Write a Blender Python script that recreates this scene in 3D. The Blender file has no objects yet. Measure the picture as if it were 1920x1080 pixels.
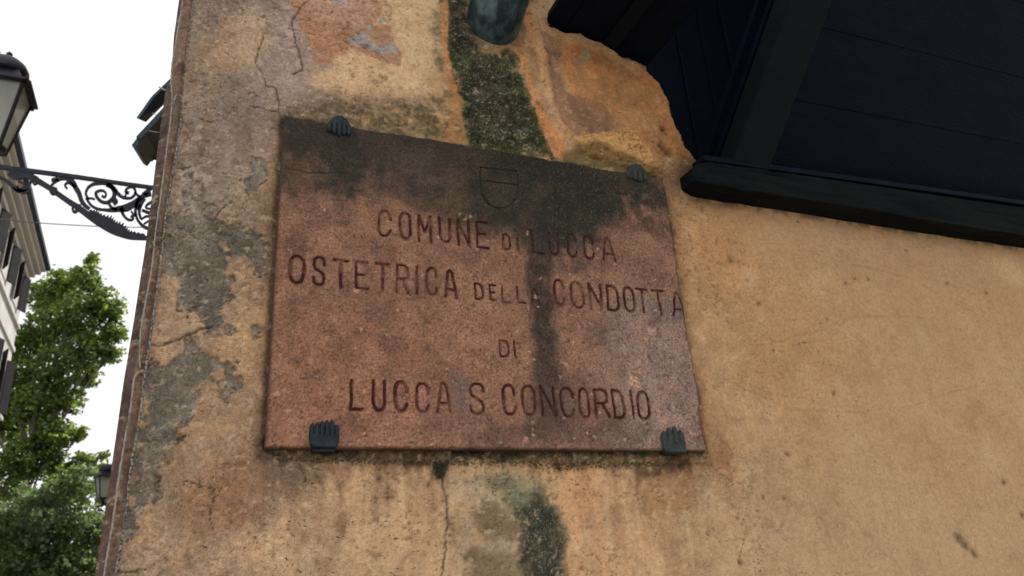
import bpy, bmesh, math, random
import numpy as np
from mathutils import Vector, Matrix

random.seed(7)
rng = np.random.default_rng(11)
sc = bpy.context.scene

# ------------------------------------------------------------------ camera
F = 1412.25                                   # focal length in photo pixels (1920 wide)
UP = np.array([-0.06392028, -0.92684402, 0.36996535])
RT = np.array([0.92060301, 0.08834341, 0.38037552])
FW = np.array([-0.38523278, 0.36490493, 0.84760846])
D = 1.4                                       # metres from lens to the stucco wall
CAMZ = 1.6
cd = bpy.data.cameras.new('camera'); cam = bpy.data.objects.new('camera', cd)
sc.collection.objects.link(cam); sc.camera = cam
cd.sensor_width = 36; cd.lens = F / 1920 * 36; cd.clip_start = 0.02; cd.clip_end = 2000
cr = Vector((RT[0], FW[0], UP[0])); cu = -Vector((RT[1], FW[1], UP[1])); cb = -Vector((RT[2], FW[2], UP[2]))
m = Matrix((cr, cu, cb)).transposed().to_4x4(); m.translation = Vector((0, -D, CAMZ)); cam.matrix_world = m
cd.dof.use_dof = True; cd.dof.focus_distance = 1.8; cd.dof.aperture_fstop = 6.5

# ------------------------------------------------------------------ light
SUN_EL, SUN_AZ = math.radians(52), math.radians(58)      # azimuth from +Y towards +X: behind the wall
w = bpy.data.worlds.new('World'); sc.world = w; w.use_nodes = True
nt = w.node_tree; nt.nodes.clear()
sky = nt.nodes.new('ShaderNodeTexSky'); sky.sky_type = 'NISHITA'; sky.sun_disc = False
sky.sun_elevation = SUN_EL; sky.sun_rotation = SUN_AZ
sky.air_density = 1.0; sky.dust_density = 4.0; sky.ozone_density = 1.0
tc = nt.nodes.new('ShaderNodeTexCoord')
cl = nt.nodes.new('ShaderNodeTexNoise'); cl.inputs['Scale'].default_value = 2.2; cl.inputs['Detail'].default_value = 6
mpn = nt.nodes.new('ShaderNodeMapping'); mpn.inputs['Scale'].default_value = (1, 1, 2.2)
cr_ = nt.nodes.new('ShaderNodeMapRange'); cr_.inputs[1].default_value = .36; cr_.inputs[2].default_value = .6
cr_.inputs[3].default_value = .86; cr_.inputs[4].default_value = 1.0
mx = nt.nodes.new('ShaderNodeMix'); mx.data_type = 'RGBA'
mx.inputs[7].default_value = (13.0, 12.9, 13.0, 1)          # thin white cloud veil over the whole sky
bg = nt.nodes.new('ShaderNodeBackground'); bg.inputs[1].default_value = 0.07
ow = nt.nodes.new('ShaderNodeOutputWorld')
nt.links.new(tc.outputs['Generated'], mpn.inputs[0]); nt.links.new(mpn.outputs[0], cl.inputs['Vector'])
nt.links.new(cl.outputs[0], cr_.inputs[0]); nt.links.new(cr_.outputs[0], mx.inputs[0])
nt.links.new(sky.outputs[0], mx.inputs[6]); nt.links.new(mx.outputs[2], bg.inputs[0]); nt.links.new(bg.outputs[0], ow.inputs[0])
sd = bpy.data.lights.new('sun', 'SUN'); sd.energy = 4.0; sd.angle = math.radians(.5); sd.color = (1, .94, .86)
so = bpy.data.objects.new('sun', sd); sc.collection.objects.link(so)
sv = Vector((math.sin(SUN_AZ) * math.cos(SUN_EL), math.cos(SUN_AZ) * math.cos(SUN_EL), math.sin(SUN_EL)))
so.rotation_euler = sv.to_track_quat('Z', 'Y').to_euler(); so.location = (0, 0, 30)
sc.view_settings.view_transform = 'Standard'; sc.view_settings.look = 'None'
sc.view_settings.exposure = 0.35; sc.view_settings.gamma = 1; sc.view_settings.use_curve_mapping = False
sc.cycles.max_bounces = 8; sc.cycles.use_denoising = True

# ------------------------------------------------------------------ measuring helpers
def ray(x, y):
    d = np.array([x - 960., y - 540., F]); return np.array([d @ RT, d @ FW, d @ UP])
def W(x, y, off=0.0):                          # point on the plane in front of the wall by off
    d = ray(x, y); t = (D - off) / d[1]; return (d[0] * t, -off, CAMZ + d[2] * t)
def at(x, y, Y):                               # point on the plane world-y = Y
    d = ray(x, y); t = (Y + D) / d[1]; return Vector((d[0] * t, Y, CAMZ + d[2] * t))
def atX(x, y, X):
    d = ray(x, y); t = X / d[0]; return Vector((X, -D + d[1] * t, CAMZ + d[2] * t))
def w2(x, y, off=0.0):
    p = W(x, y, off); return (p[0], p[2])
def lin(c):
    c = np.asarray(c, float) / 255.; return np.where(c <= .04045, c / 12.92, ((c + .055) / 1.055) ** 2.4)
EXPO = 0.66                                    # display value a white card on the wall would show (linear)
def A(r, g, b, k=1.0):                         # surface colour from the colour seen on the shaded wall
    return np.clip(lin((r, g, b)) / EXPO * k, .004, .8)

# ------------------------------------------------------------------ noise
def vnoise(x, z, s, seed):
    N = 256; tab = np.random.default_rng(seed).random((N, N)).astype(np.float32)
    x = x / s + 37.3; z = z / s + 71.7
    xi = np.floor(x).astype(np.int64); zi = np.floor(z).astype(np.int64)
    fx = (x - xi).astype(np.float32); fz = (z - zi).astype(np.float32)
    fx = fx * fx * (3 - 2 * fx); fz = fz * fz * (3 - 2 * fz)
    a = tab[xi % N, zi % N]; b = tab[(xi + 1) % N, zi % N]; c = tab[xi % N, (zi + 1) % N]; d = tab[(xi + 1) % N, (zi + 1) % N]
    return (a * (1 - fx) + b * fx) * (1 - fz) + (c * (1 - fx) + d * fx) * fz
def fbm(x, z, s, o=5, seed=1, g=.55):
    t = 0; a = 1.; n = 0
    for i in range(o):
        t = t + a * vnoise(x, z, s, seed * 31 + i); n += a; a *= g; s *= .5
    return t / n - .5                           # about -.3 .. .3
def sstep(a, b, x):
    t = np.clip((x - a) / (b - a), 0, 1); return t * t * (3 - 2 * t)
def sdf(poly, x, z):                            # negative inside
    p = np.array(poly); d = np.full(x.shape, 1e9); ins = np.zeros(x.shape, bool)
    for i in range(len(p)):
        a = p[i]; b = p[(i + 1) % len(p)]; e = b - a
        t = np.clip(((x - a[0]) * e[0] + (z - a[1]) * e[1]) / (e @ e + 1e-12), 0, 1)
        dx = x - a[0] - t * e[0]; dz = z - a[1] - t * e[1]; d = np.minimum(d, dx * dx + dz * dz)
        if abs(e[1]) > 1e-12:
            c = ((a[1] <= z) != (b[1] <= z)) & (x < a[0] + (z - a[1]) / e[1] * e[0]); ins ^= c
    d = np.sqrt(d); return np.where(ins, -d, d)
def seg(pts, x, z):                             # distance to an open polyline
    d = np.full(x.shape, 1e9)
    for a, b in zip(pts[:-1], pts[1:]):
        a = np.array(a); b = np.array(b); e = b - a
        t = np.clip(((x - a[0]) * e[0] + (z - a[1]) * e[1]) / (e @ e + 1e-12), 0, 1)
        d = np.minimum(d, (x - a[0] - t * e[0]) ** 2 + (z - a[1] - t * e[1]) ** 2)
    return np.sqrt(d)

# ------------------------------------------------------------------ object helpers
def link(name, me, parent=None, mat=None):
    o = bpy.data.objects.new(name, me); sc.collection.objects.link(o)
    if parent is not None: o.parent = parent
    if mat is not None and not me.materials: me.materials.append(mat)
    return o
def empty(name, loc, label, cat, group=None):
    o = bpy.data.objects.new(name, None); sc.collection.objects.link(o); o.location = loc
    o.empty_display_size = .1
    o['label'] = label; o['category'] = cat
    if group: o['group'] = group
    bpy.context.view_layer.update()
    return o
def tag(o, label, cat, group=None):
    o['label'] = label; o['category'] = cat
    if group: o['group'] = group
    return o
def mesh(name, vs, fs, parent=None, mat=None, smooth=False):
    me = bpy.data.meshes.new(name)
    off = parent.matrix_world.translation if parent is not None else Vector((0, 0, 0))
    me.from_pydata([tuple(Vector(v) - off) for v in vs], [], fs); me.update()
    if smooth: me.shade_smooth()
    return link(name, me, parent, mat)
def wtrans(parent):
    bpy.context.view_layer.update(); return parent.matrix_world.translation
def box_vs(c, ax, ay, az):                      # centre and three half-axis vectors
    c = Vector(c); ax = Vector(ax); ay = Vector(ay); az = Vector(az)
    return [c + sx * ax + sy * ay + sz * az for sx in (-1, 1) for sy in (-1, 1) for sz in (-1, 1)]
BF = [(0, 1, 3, 2), (4, 6, 7, 5), (0, 4, 5, 1), (2, 3, 7, 6), (0, 2, 6, 4), (1, 5, 7, 3)]
def bevel(o, wdt=.003, seg_=2):
    b = o.modifiers.new('bevel', 'BEVEL'); b.width = wdt; b.segments = seg_; b.limit_method = 'ANGLE'; return o
def box(name, c, ax, ay, az, parent, mat, bw=0):
    o = mesh(name, box_vs(c, ax, ay, az), BF, parent, mat)
    fix(o)
    if bw: bevel(o, bw)
    return o
def fix(o):
    b = bmesh.new(); b.from_mesh(o.data); bmesh.ops.recalc_face_normals(b, faces=b.faces); b.to_mesh(o.data); b.free()
def bar(name, a, b, wd, dp, parent, mat, up=(0, 0, 1), bw=0):
    a = Vector(a); b = Vector(b); d = (b - a); L = d.length; d.normalize()
    s = d.cross(Vector(up))
    if s.length < 1e-4: s = d.cross(Vector((0, 1, 0)))
    s.normalize(); u = s.cross(d)
    return box(name, (a + b) / 2, d * L / 2, s * wd / 2, u * dp / 2, parent, mat, bw)
def loft(rings, cap=True):
    vs = [v for r in rings for v in r]; n = len(rings[0]); fs = []
    for i in range(len(rings) - 1):
        for j in range(n):
            k = (j + 1) % n; fs.append((i * n + j, i * n + k, (i + 1) * n + k, (i + 1) * n + j))
    if cap: fs.append(tuple(range(n))[::-1]); fs.append(tuple((len(rings) - 1) * n + j for j in range(n)))
    return vs, fs
def tube_vf(pts, rad, n=10):
    pts = [Vector(p) for p in pts]; rings = []; ref = None
    for i, p in enumerate(pts):
        d = (pts[min(i + 1, len(pts) - 1)] - pts[max(i - 1, 0)]).normalized()
        if ref is None: ref = d.cross(Vector((.3, .2, .93))).normalized()
        ref = (ref - d * ref.dot(d)).normalized(); b = d.cross(ref); r = rad[i] if hasattr(rad, '__len__') else rad
        rings.append([p + (ref * math.cos(a) + b * math.sin(a)) * r for a in [2 * math.pi * j / n for j in range(n)]])
    return loft(rings)
def tube(name, pts, rad, parent, mat, n=10):
    vs, fs = tube_vf(pts, rad, n); o = mesh(name, vs, fs, parent, mat, True); fix(o); return o
def smooth_pts(p, k=6):
    p = [np.array(q, float) for q in p]; p = [2 * p[0] - p[1]] + p + [2 * p[-1] - p[-2]]; out = []
    for i in range(1, len(p) - 2):
        for j in range(k):
            t = j / k
            out.append(.5 * (2 * p[i] + (p[i + 1] - p[i - 1]) * t + (2 * p[i - 1] - 5 * p[i] + 4 * p[i + 1] - p[i + 2]) * t * t + (3 * p[i] - p[i - 1] - 3 * p[i + 1] + p[i + 2]) * t ** 3))
    out.append(p[-2]); return out
def join_vf(parts):
    V = []; Fc = []
    for vs, fs in parts:
        o = len(V); V += list(vs); Fc += [tuple(i + o for i in f) for f in fs]
    return V, Fc

# ------------------------------------------------------------------ materials
def mat(name, col=(.5, .5, .5), rough=.8, metal=0, noise=None, bump=0, bscale=60, spec=.4, col2=None, nscale=8, stretch=(1, 1, 1), det=6, lo=.35, hi=.65):
    m = bpy.data.materials.new(name); m.use_nodes = True; n = m.node_tree; b = n.nodes['Principled BSDF']
    b.inputs['Roughness'].default_value = rough; b.inputs['Metallic'].default_value = metal
    b.inputs['Specular IOR Level'].default_value = spec; b.inputs['Base Color'].default_value = (*col, 1)
    tc = n.nodes.new('ShaderNodeTexCoord'); mp = n.nodes.new('ShaderNodeMapping'); mp.inputs['Scale'].default_value = stretch
    n.links.new(tc.outputs['Object'], mp.inputs[0])
    if col2 is not None:
        t = n.nodes.new('ShaderNodeTexNoise'); t.inputs['Scale'].default_value = nscale; t.inputs['Detail'].default_value = det
        t.inputs['Roughness'].default_value = .65
        r = n.nodes.new('ShaderNodeMapRange'); r.inputs[1].default_value = lo; r.inputs[2].default_value = hi
        x = n.nodes.new('ShaderNodeMix'); x.data_type = 'RGBA'; x.inputs[6].default_value = (*col, 1); x.inputs[7].default_value = (*col2, 1)
        n.links.new(mp.outputs[0], t.inputs['Vector']); n.links.new(t.outputs[0], r.inputs[0]); n.links.new(r.outputs[0], x.inputs[0]); n.links.new(x.outputs[2], b.inputs['Base Color'])
    if bump:
        t2 = n.nodes.new('ShaderNodeTexNoise'); t2.inputs['Scale'].default_value = bscale; t2.inputs['Detail'].default_value = 5
        bp = n.nodes.new('ShaderNodeBump'); bp.inputs['Strength'].default_value = 1; bp.inputs['Distance'].default_value = bump
        n.links.new(mp.outputs[0], t2.inputs['Vector']); n.links.new(t2.outputs[0], bp.inputs['Height']); n.links.new(bp.outputs[0], b.inputs['Normal'])
    return m
def painted(name, rough=.9, fine=420, pit=210, gsc=120, g2a=.26, ca=.35, bump=.0028, fleck=.7, pitk=.85, spec=.25):
    """weathered stucco or stone: worn colours from the 'tint' attribute, grain, pits and pale flecks from nodes"""
    m = bpy.data.materials.new(name); m.use_nodes = True; n = m.node_tree; L = n.links.new; b = n.nodes['Principled BSDF']
    b.inputs['Roughness'].default_value = rough; b.inputs['Specular IOR Level'].default_value = spec
    at_ = n.nodes.new('ShaderNodeAttribute'); at_.attribute_name = 'tint'
    mk = n.nodes.new('ShaderNodeAttribute'); mk.attribute_name = 'wear'     # r: moss/fibre amount, g: pit amount, b: grain amount
    sp = n.nodes.new('ShaderNodeSeparateColor'); L(mk.outputs['Color'], sp.inputs[0])
    tc = n.nodes.new('ShaderNodeTexCoord')
    def noise(s, d=3, r=.6, vec=None):
        t = n.nodes.new('ShaderNodeTexNoise'); t.inputs['Scale'].default_value = s; t.inputs['Detail'].default_value = d; t.inputs['Roughness'].default_value = r
        L(vec or tc.outputs['Object'], t.inputs['Vector']); return t.outputs[0]
    def rng_(x, a, c, d=0., e=1.):
        r = n.nodes.new('ShaderNodeMapRange'); r.inputs[1].default_value = a; r.inputs[2].default_value = c; r.inputs[3].default_value = d; r.inputs[4].default_value = e
        L(x, r.inputs[0]); return r.outputs[0]
    def math_(op, x, y):
        r = n.nodes.new('ShaderNodeMath'); r.operation = op
        for i, q in enumerate((x, y)):
            if isinstance(q, (int, float)): r.inputs[i].default_value = q
            else: L(q, r.inputs[i])
        return r.outputs[0]
    def mix(f, a, c, bt='MIX'):
        r = n.nodes.new('ShaderNodeMix'); r.data_type = 'RGBA'; r.blend_type = bt
        if isinstance(f, (int, float)): r.inputs[0].default_value = f
        else: L(f, r.inputs[0])
        for i, q in ((6, a), (7, c)):
            if isinstance(q, tuple): r.inputs[i].default_value = q
            else: L(q, r.inputs[i])
        return r.outputs[2]
    grain = noise(fine, 3, .7); g2 = noise(gsc, 4, .7)
    def curl(s, th, vec):
        a_ = math_('ABSOLUTE', math_('SUBTRACT', noise(s, 1.5, .6, vec), .5), 0); return rng_(a_, 0, th, 1., 0.)
    # warped, stretched coordinates make the flecks short strokes, not dots
    mp = n.nodes.new('ShaderNodeMapping'); mp.inputs['Scale'].default_value = (1, 1, .62); mp.inputs['Rotation'].default_value = (0, .5, 0); L(tc.outputs['Object'], mp.inputs[0])
    fl = noise(240, 2, .75, mp.outputs[0])
    mp2 = n.nodes.new('ShaderNodeMapping'); mp2.inputs['Scale'].default_value = (.6, 1, 1); mp2.inputs['Rotation'].default_value = (0, -.35, 0); mp2.inputs['Location'].default_value = (3, 1, 2); L(tc.outputs['Object'], mp2.inputs[0])
    pt = noise(pit, 3, .62, mp2.outputs[0])
    mult = math_('ADD', rng_(grain, .3, .7, -.30, .30), rng_(g2, .32, .68, -g2a, g2a))
    mult = math_('MULTIPLY', mult, sp.outputs[2]); mult = math_('ADD', mult, 1.0)
    cmb = n.nodes.new('ShaderNodeCombineColor'); [L(mult, cmb.inputs[i]) for i in range(3)]
    col = mix(1.0, at_.outputs['Color'], cmb.outputs[0], 'MULTIPLY')
    brk0 = noise(14, 5, .7)
    pitm = math_('MULTIPLY', math_('MULTIPLY', rng_(pt, .60, .68), rng_(brk0, .40, .62)), sp.outputs[1])
    col = mix(math_('MULTIPLY', pitm, pitk), col, (.035, .028, .022, 1))
    brk = noise(55, 2, .5); brk2 = noise(33, 3, .6)
    flm = math_('MULTIPLY', math_('MAXIMUM', rng_(fl, .60, .68), math_('MULTIPLY', curl(125, .022, mp.outputs[0]), rng_(brk, .46, .62))), sp.outputs[0])
    dkm = math_('MULTIPLY', math_('MULTIPLY', curl(190, .016, mp2.outputs[0]), rng_(brk2, .46, .66)), sp.outputs[1])
    col = mix(math_('MULTIPLY', dkm, ca), col, (.045, .036, .028, 1))
    col = mix(math_('MULTIPLY', flm, fleck), col, (.46, .42, .30, 1))
    L(col, b.inputs['Base Color'])
    h = math_('SUBTRACT', math_('ADD', math_('MULTIPLY', grain, .55), math_('MULTIPLY', g2, .9)), math_('MULTIPLY', pitm, .5))
    bp = n.nodes.new('ShaderNodeBump'); bp.inputs['Strength'].default_value = 1; bp.inputs['Distance'].default_value = bump; L(h, bp.inputs['Height']); L(bp.outputs[0], b.inputs['Normal'])
    return m
M_stucco = painted('weathered_stucco')
M_stone = painted('engraved_stone', rough=.8, fine=330, pit=170, gsc=190, g2a=.42, ca=.45, bump=.0013, fleck=.5, pitk=.7, spec=.35)
M_timber = mat('dark_green_timber', (.0012, .0036, .0120), .7, col2=(.0026, .0062, .0170), nscale=6, stretch=(1, 1, 12), bump=.0012, bscale=30, spec=.12)
M_timberX = mat('dark_beam_timber', (.0026, .0048, .0066), .9, col2=(.0120, .0150, .0150), nscale=7, stretch=(.5, 6, 6), bump=.0015, bscale=30, spec=.08)
M_brace = mat('brace_timber', (.0030, .0060, .0110), .75, col2=(.0060, .0095, .0140), nscale=9, stretch=(1, 1, 1), bump=.001, bscale=40, spec=.15)
M_copper = mat('aged_copper', (.020, .042, .052), .40, .5, col2=(.15, .24, .25), nscale=16, stretch=(1.3, 1, .45), bump=.003, bscale=22, lo=.42, hi=.66)
M_clip = mat('blackened_bronze', (.006, .010, .018), .5, .4, col2=(.022, .034, .045), nscale=60, bump=.0008, bscale=240)
M_clipt = mat('blue_bronze', (.010, .017, .024), .6, .3, col2=(.035, .050, .056), nscale=60, bump=.001, bscale=240)
M_clipg = mat('green_bronze', (.018, .026, .026), .6, .3, col2=(.055, .066, .058), nscale=60, bump=.0008, bscale=240)
M_iron = mat('wrought_iron', (.016, .019, .034), .5, .2, col2=(.030, .034, .052), nscale=14, bump=.001, bscale=60)
M_cord = mat('whitewashed_cord', (.34, .32, .28), .9, col2=(.06, .052, .045), nscale=240, bump=.002, bscale=260, lo=.44, hi=.56)
M_cordclean = mat('pale_cord', (.36, .34, .30), .85, col2=(.15, .13, .11), nscale=60, bump=.0012, bscale=200, lo=.5, hi=.65)
M_wire = mat('grey_wire', (.12, .13, .12), .6, col2=(.2, .2, .18), nscale=10)
M_shut = mat('blue_green_shutter', (.014, .045, .075), .45, col2=(.030, .075, .110), nscale=5, bump=.001, bscale=20)
M_shutb = mat('brown_shutter', (.010, .009, .014), .8, col2=(.020, .017, .020), nscale=5, spec=.15)
M_rod = mat('pale_metal_rod', (.45, .45, .42), .4, .5, col2=(.3, .3, .28), nscale=20)
M_facade = mat('pale_plaster', (.38, .37, .35), .9, col2=(.50, .49, .47), nscale=1.2, bump=.004, bscale=20)
M_cornice = mat('grey_cornice_plaster', (.30, .28, .25), .9, col2=(.40, .38, .34), nscale=2, stretch=(6, .4, 6), bump=.004, bscale=10)
M_glasswin = mat('dark_window_glass', (.03, .035, .04), .12, col2=(.05, .055, .06), nscale=1, spec=.6)
M_roof = mat('roof_tile', (.28, .14, .09), .9, col2=(.38, .22, .15), nscale=6, bump=.02, bscale=5)
M_ground = mat('street_paving', (.20, .185, .165), .9, col2=(.29, .27, .24), nscale=.8, bump=.01, bscale=6)
M_bark = mat('bark', (.10, .085, .065), .95, col2=(.19, .17, .14), nscale=4, bump=.03, bscale=9)
M_bulb = mat('lamp_bulb_glass', (.75, .75, .72), .25, col2=(.65, .65, .62), nscale=9)
def lampglass():
    m = bpy.data.materials.new('milky_lantern_glass'); m.use_nodes = True; n = m.node_tree; n.nodes.clear(); L = n.links.new
    o = n.nodes.new('ShaderNodeOutputMaterial'); t = n.nodes.new('ShaderNodeBsdfTranslucent'); d = n.nodes.new('ShaderNodeBsdfDiffuse'); g = n.nodes.new('ShaderNodeBsdfGlossy'); tr = n.nodes.new('ShaderNodeBsdfTransparent')
    nz = n.nodes.new('ShaderNodeTexNoise'); nz.inputs['Scale'].default_value = 5; cr = n.nodes.new('ShaderNodeMix'); cr.data_type = 'RGBA'
    tcn = n.nodes.new('ShaderNodeTexCoord'); L(tcn.outputs['Object'], nz.inputs['Vector'])
    cr.inputs[6].default_value = (.68, .72, .68, 1); cr.inputs[7].default_value = (.80, .82, .75, 1); L(nz.outputs[0], cr.inputs[0]); L(cr.outputs[2], t.inputs[0]); L(cr.outputs[2], d.inputs[0])
    g.inputs[1].default_value = .15; tr.inputs[0].default_value = (.86, .9, .88, 1)
    m1 = n.nodes.new('ShaderNodeMixShader'); m1.inputs[0].default_value = .3; L(t.outputs[0], m1.inputs[1]); L(d.outputs[0], m1.inputs[2])
    m2 = n.nodes.new('ShaderNodeMixShader'); m2.inputs[0].default_value = .6; L(m1.outputs[0], m2.inputs[1]); L(tr.outputs[0], m2.inputs[2])
    m3 = n.nodes.new('ShaderNodeMixShader'); m3.inputs[0].default_value = .07; L(m2.outputs[0], m3.inputs[1]); L(g.outputs[0], m3.inputs[2]); L(m3.outputs[0], o.inputs[0]); return m
M_lglass = lampglass()
def leafmat(name, c1, c2, tr):
    m = bpy.data.materials.new(name); m.use_nodes = True; n = m.node_tree; n.nodes.clear(); L = n.links.new
    o = n.nodes.new('ShaderNodeOutputMaterial'); g = n.nodes.new('ShaderNodeNewGeometry'); cr = n.nodes.new('ShaderNodeMix'); cr.data_type = 'RGBA'
    cr.inputs[6].default_value = (*c1, 1); cr.inputs[7].default_value = (*c2, 1); L(g.outputs['Random Per Island'], cr.inputs[0])
    p = n.nodes.new('ShaderNodeBsdfPrincipled'); p.inputs['Roughness'].default_value = .42; p.inputs['Specular IOR Level'].default_value = .5; L(cr.outputs[2], p.inputs['Base Color'])
    t = n.nodes.new('ShaderNodeBsdfTranslucent'); hs = n.nodes.new('ShaderNodeMix'); hs.data_type = 'RGBA'; hs.blend_type = 'MULTIPLY'; hs.inputs[0].default_value = 1; hs.inputs[7].default_value = (*tr, 1)
    L(cr.outputs[2], hs.inputs[6]); L(hs.outputs[2], t.inputs[0])
    m1 = n.nodes.new('ShaderNodeMixShader'); m1.inputs[0].default_value = .5; L(p.outputs[0], m1.inputs[1]); L(t.outputs[0], m1.inputs[2]); L(m1.outputs[0], o.inputs[0]); return m
M_leaf = leafmat('plane_leaf', (.024, .046, .016), (.125, .175, .050), (3.2, 3.0, 1.5))
M_leaf2 = leafmat('pale_leaf', (.055, .085, .045), (.13, .18, .085), (2.2, 2.2, 1.5))

# ================================================================== SETTING
g = mesh('ground', [(-400, -400, 0), (400, -400, 0), (400, 400, 0), (-400, 400, 0)], [(0, 1, 2, 3)], None, M_ground); g['kind'] = 'structure'

# ------------------------------------------------------------------ the stucco wall (relief mesh)
T = .022                                       # how far the stone tablet stands off the wall
def rect(o=0.0):
    a = w2(537, 215, T); b = w2(1245, 335, T); c = w2(497, 838, T); d = w2(1323, 846, T)
    return min(a[0], c[0]) + .001, max(b[0], d[0]), (c[1] + d[1]) / 2, (a[1] + b[1]) / 2
PX0, PX1, PZ0, PZ1 = rect()

def wall_edge_x(z):                            # left arris of the wall, a little uneven
    ys = [1080, 930, 822, 715, 607, 463, 370, 278, 185, 155, 143, 58, 0]
    xs = [176, 199, 215, 230, 248, 271, 283, 294, 307, 311, 320, 326, 334]
    P = [w2(x, y) for x, y in zip(xs, ys)]
    return np.interp(z, [p[1] for p in P], [p[0] for p in P])
HOLE = [w2(*p) for p in [(1058, -60), (1052, 0), (1028, 44), (1062, 58), (1090, 62), (1135, 80), (1165, 100), (1185, 112), (1213, 128), (1240, 158), (1258, 200), (1272, 240), (1288, 275), (1306, 300), (1420, 345), (1900, 400), (2200, -200)]]

def build_wall():
    xs = [0.0]; 
    while xs[-1] < 3.6: xs.append(xs[-1] + .0027 + .0011 * xs[-1])
    u = np.array(xs)
    z0 = w2(1960, 1120)[1]; z1 = max(w2(335, -40)[1], w2(1060, -60)[1]) + .02
    zz = np.arange(z0, z1, .0029)
    Z, U = np.meshgrid(zz, u, indexing='ij'); ex = wall_edge_x(Z)
    # the column nearest the corner follows the uneven arris, the rest blends to straight
    X = ex * (1 - sstep(0, .06, U)) + (-.105) * sstep(0, .06, U) + U
    nz, nx = X.shape
    wx = fbm(X, Z, .06, 6, 3, .72); wz = fbm(X, Z, .06, 6, 4, .72)
    big = fbm(X, Z, .5, 5, 5); mid = fbm(X, Z, .12, 5, 6); fin = fbm(X, Z, .022, 4, 7); gr = fbm(X, Z, .009, 2, 8)
    strk = fbm(X * 7, Z, .22, 4, 9)             # vertical run marks
    def msk(poly, amp=.03, soft=.006, nz_=0):
        q = [w2(*p) for p in poly]; xx = [p[0] for p in q]; zq = [p[1] for p in q]
        out = np.zeros(X.shape); mg = amp + soft + .02
        s = (X > min(xx) - mg) & (X < max(xx) + mg) & (Z > min(zq) - mg) & (Z < max(zq) + mg)
        if not s.any(): return out
        d = sdf(q, X[s] + wx[s] * amp * 2, Z[s] + wz[s] * amp * 2)
        if nz_: d = d + fin[s] * nz_
        out[s] = 1 - sstep(-soft, soft, d); return out
    C = np.empty(X.shape + (3,)); C[:] = A(168, 138, 104)
    H = big * .012 + mid * .006 + fin * .0026 + gr * .0010 + fbm(X * .35 + Z * .2, Z, .05, 4, 91) * .004
    def mixc(mk, col, k=1.0):
        mm = (np.clip(mk, 0, 1) * k)[..., None]; C[:] = C * (1 - mm) + np.asarray(col) * mm
    # broad tonal areas of the plaster
    left = 1 - sstep(.10, .55, X + big * .5); low = 1 - sstep(1.7, 2.0, Z + big * .3)
    mixc(np.clip(.5 + mid * 2.2, 0, 1), A(160, 124, 86), .45)
    mixc(np.clip(.3 + big * 2.2, 0, 1), A(182, 150, 114), .5)
    topl = msk([(320, -40), (600, -40), (590, 130), (640, 190), (520, 230), (480, 330), (430, 420), (330, 430), (290, 430)], .08, .08)
    mixc(topl, A(142, 126, 112), .85); leftw = (1 - sstep(.05, .32, X + mid * .3)); mixc(leftw * np.clip(.5 + fbm(X, Z, .16, 6, 92, .7) * 4, 0, 1), A(118, 104, 92), .6); mixc(leftw * np.clip(fbm(X, Z, .05, 6, 93, .7) * 6 - .3, 0, 1), A(84, 74, 66), .55)
    mixc(topl * np.clip(.45 + mid * 3, 0, 1), A(116, 106, 98), .65)
    mixc(msk([(470, 20), (600, 20), (600, 200), (540, 210), (480, 160)], .05, .05), A(156, 136, 124), .6)
    mixc(msk([(400, 75), (420, 40), (460, 22), (490, 28), (500, 80), (470, 130), (410, 130)], .02, .02), A(170, 142, 112), .6)
    mixc(msk([(640, 100), (760, 120), (700, -20), (815, -20), (812, 200), (640, 190), (600, 160)], .03, .03), A(190, 160, 124), .9)
    mixc(msk([(520, 860), (830, 870), (830, 1100), (380, 1100), (480, 960)], .06, .05), A(182, 150, 116), .7)
    mixc(msk([(1060, 880), (1180, 900), (1260, 1100), (1060, 1100)], .04, .05), A(190, 150, 110), .7)
    mixc(msk([(1330, 900), (1600, 900), (1900, 960), (1960, 1120), (1300, 1120)], .1, .12), A(172, 146, 112), .7)
    mixc(msk([(1330, 500), (1500, 480), (1600, 640), (1500, 760), (1360, 780)], .12, .12), A(168, 130, 88), .6)
    mixc(msk([(1270, 380), (1420, 400), (1400, 520), (1290, 560)], .04, .08), A(170, 126, 80), .6)
    mixc(msk([(1400, 420), (1850, 480), (1900, 540), (1600, 520), (1380, 470)], .06, .06), A(150, 122, 92), .35)
    # run marks and soft mottling
    mixc(np.clip(strk * 4 - .25, 0, 1) * (.3 + .7 * left), A(132, 104, 78), .5)
    mixc(np.clip(mid * 5 - .5, 0, 1), A(140, 112, 84), .35)
    mixc(np.clip(-mid * 5 - .6, 0, 1), A(196, 164, 128), .3)
    # salmon patch with blue-grey flecks
    sal = msk([(532, -30), (705, -30), (716, 28), (700, 48), (735, 52), (742, 78), (752, 104), (750, 124), (722, 114), (700, 104), (655, 86), (640, 106), (590, 124), (584, 98), (578, 70), (556, 34)], .014, .003, .008)
    sal2 = sal * np.clip(.6 + mid * 2, 0, 1)
    mixc(sal, A(146, 116, 94), .95); mixc(sal2, A(158, 106, 76), .7); mixc(sal * np.clip(fin * 5, 0, 1), A(168, 136, 110), .5)
    mixc(msk([(560, -20), (700, -20), (700, 20), (640, 45), (580, 30)], .04, .03), A(166, 134, 112), .55)
    bl = msk([(654, 74), (676, 58), (690, 64), (700, 80), (722, 92), (738, 78), (748, 94), (744, 101), (720, 103), (698, 92), (680, 80), (660, 80)], .014, .002, .010)
    bl = np.maximum(bl, msk([(684, 42), (696, 46), (700, 54), (690, 56)], .01, .002, .006)); bl = np.maximum(bl, msk([(620, -20), (655, -20), (650, 4), (625, 2)], .01, .002, .006)); bl = np.maximum(bl, msk([(708, 34), (724, 38), (720, 43), (710, 40)], .008, .002, .006))
    mixc(bl, A(142, 138, 134), .95)
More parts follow.
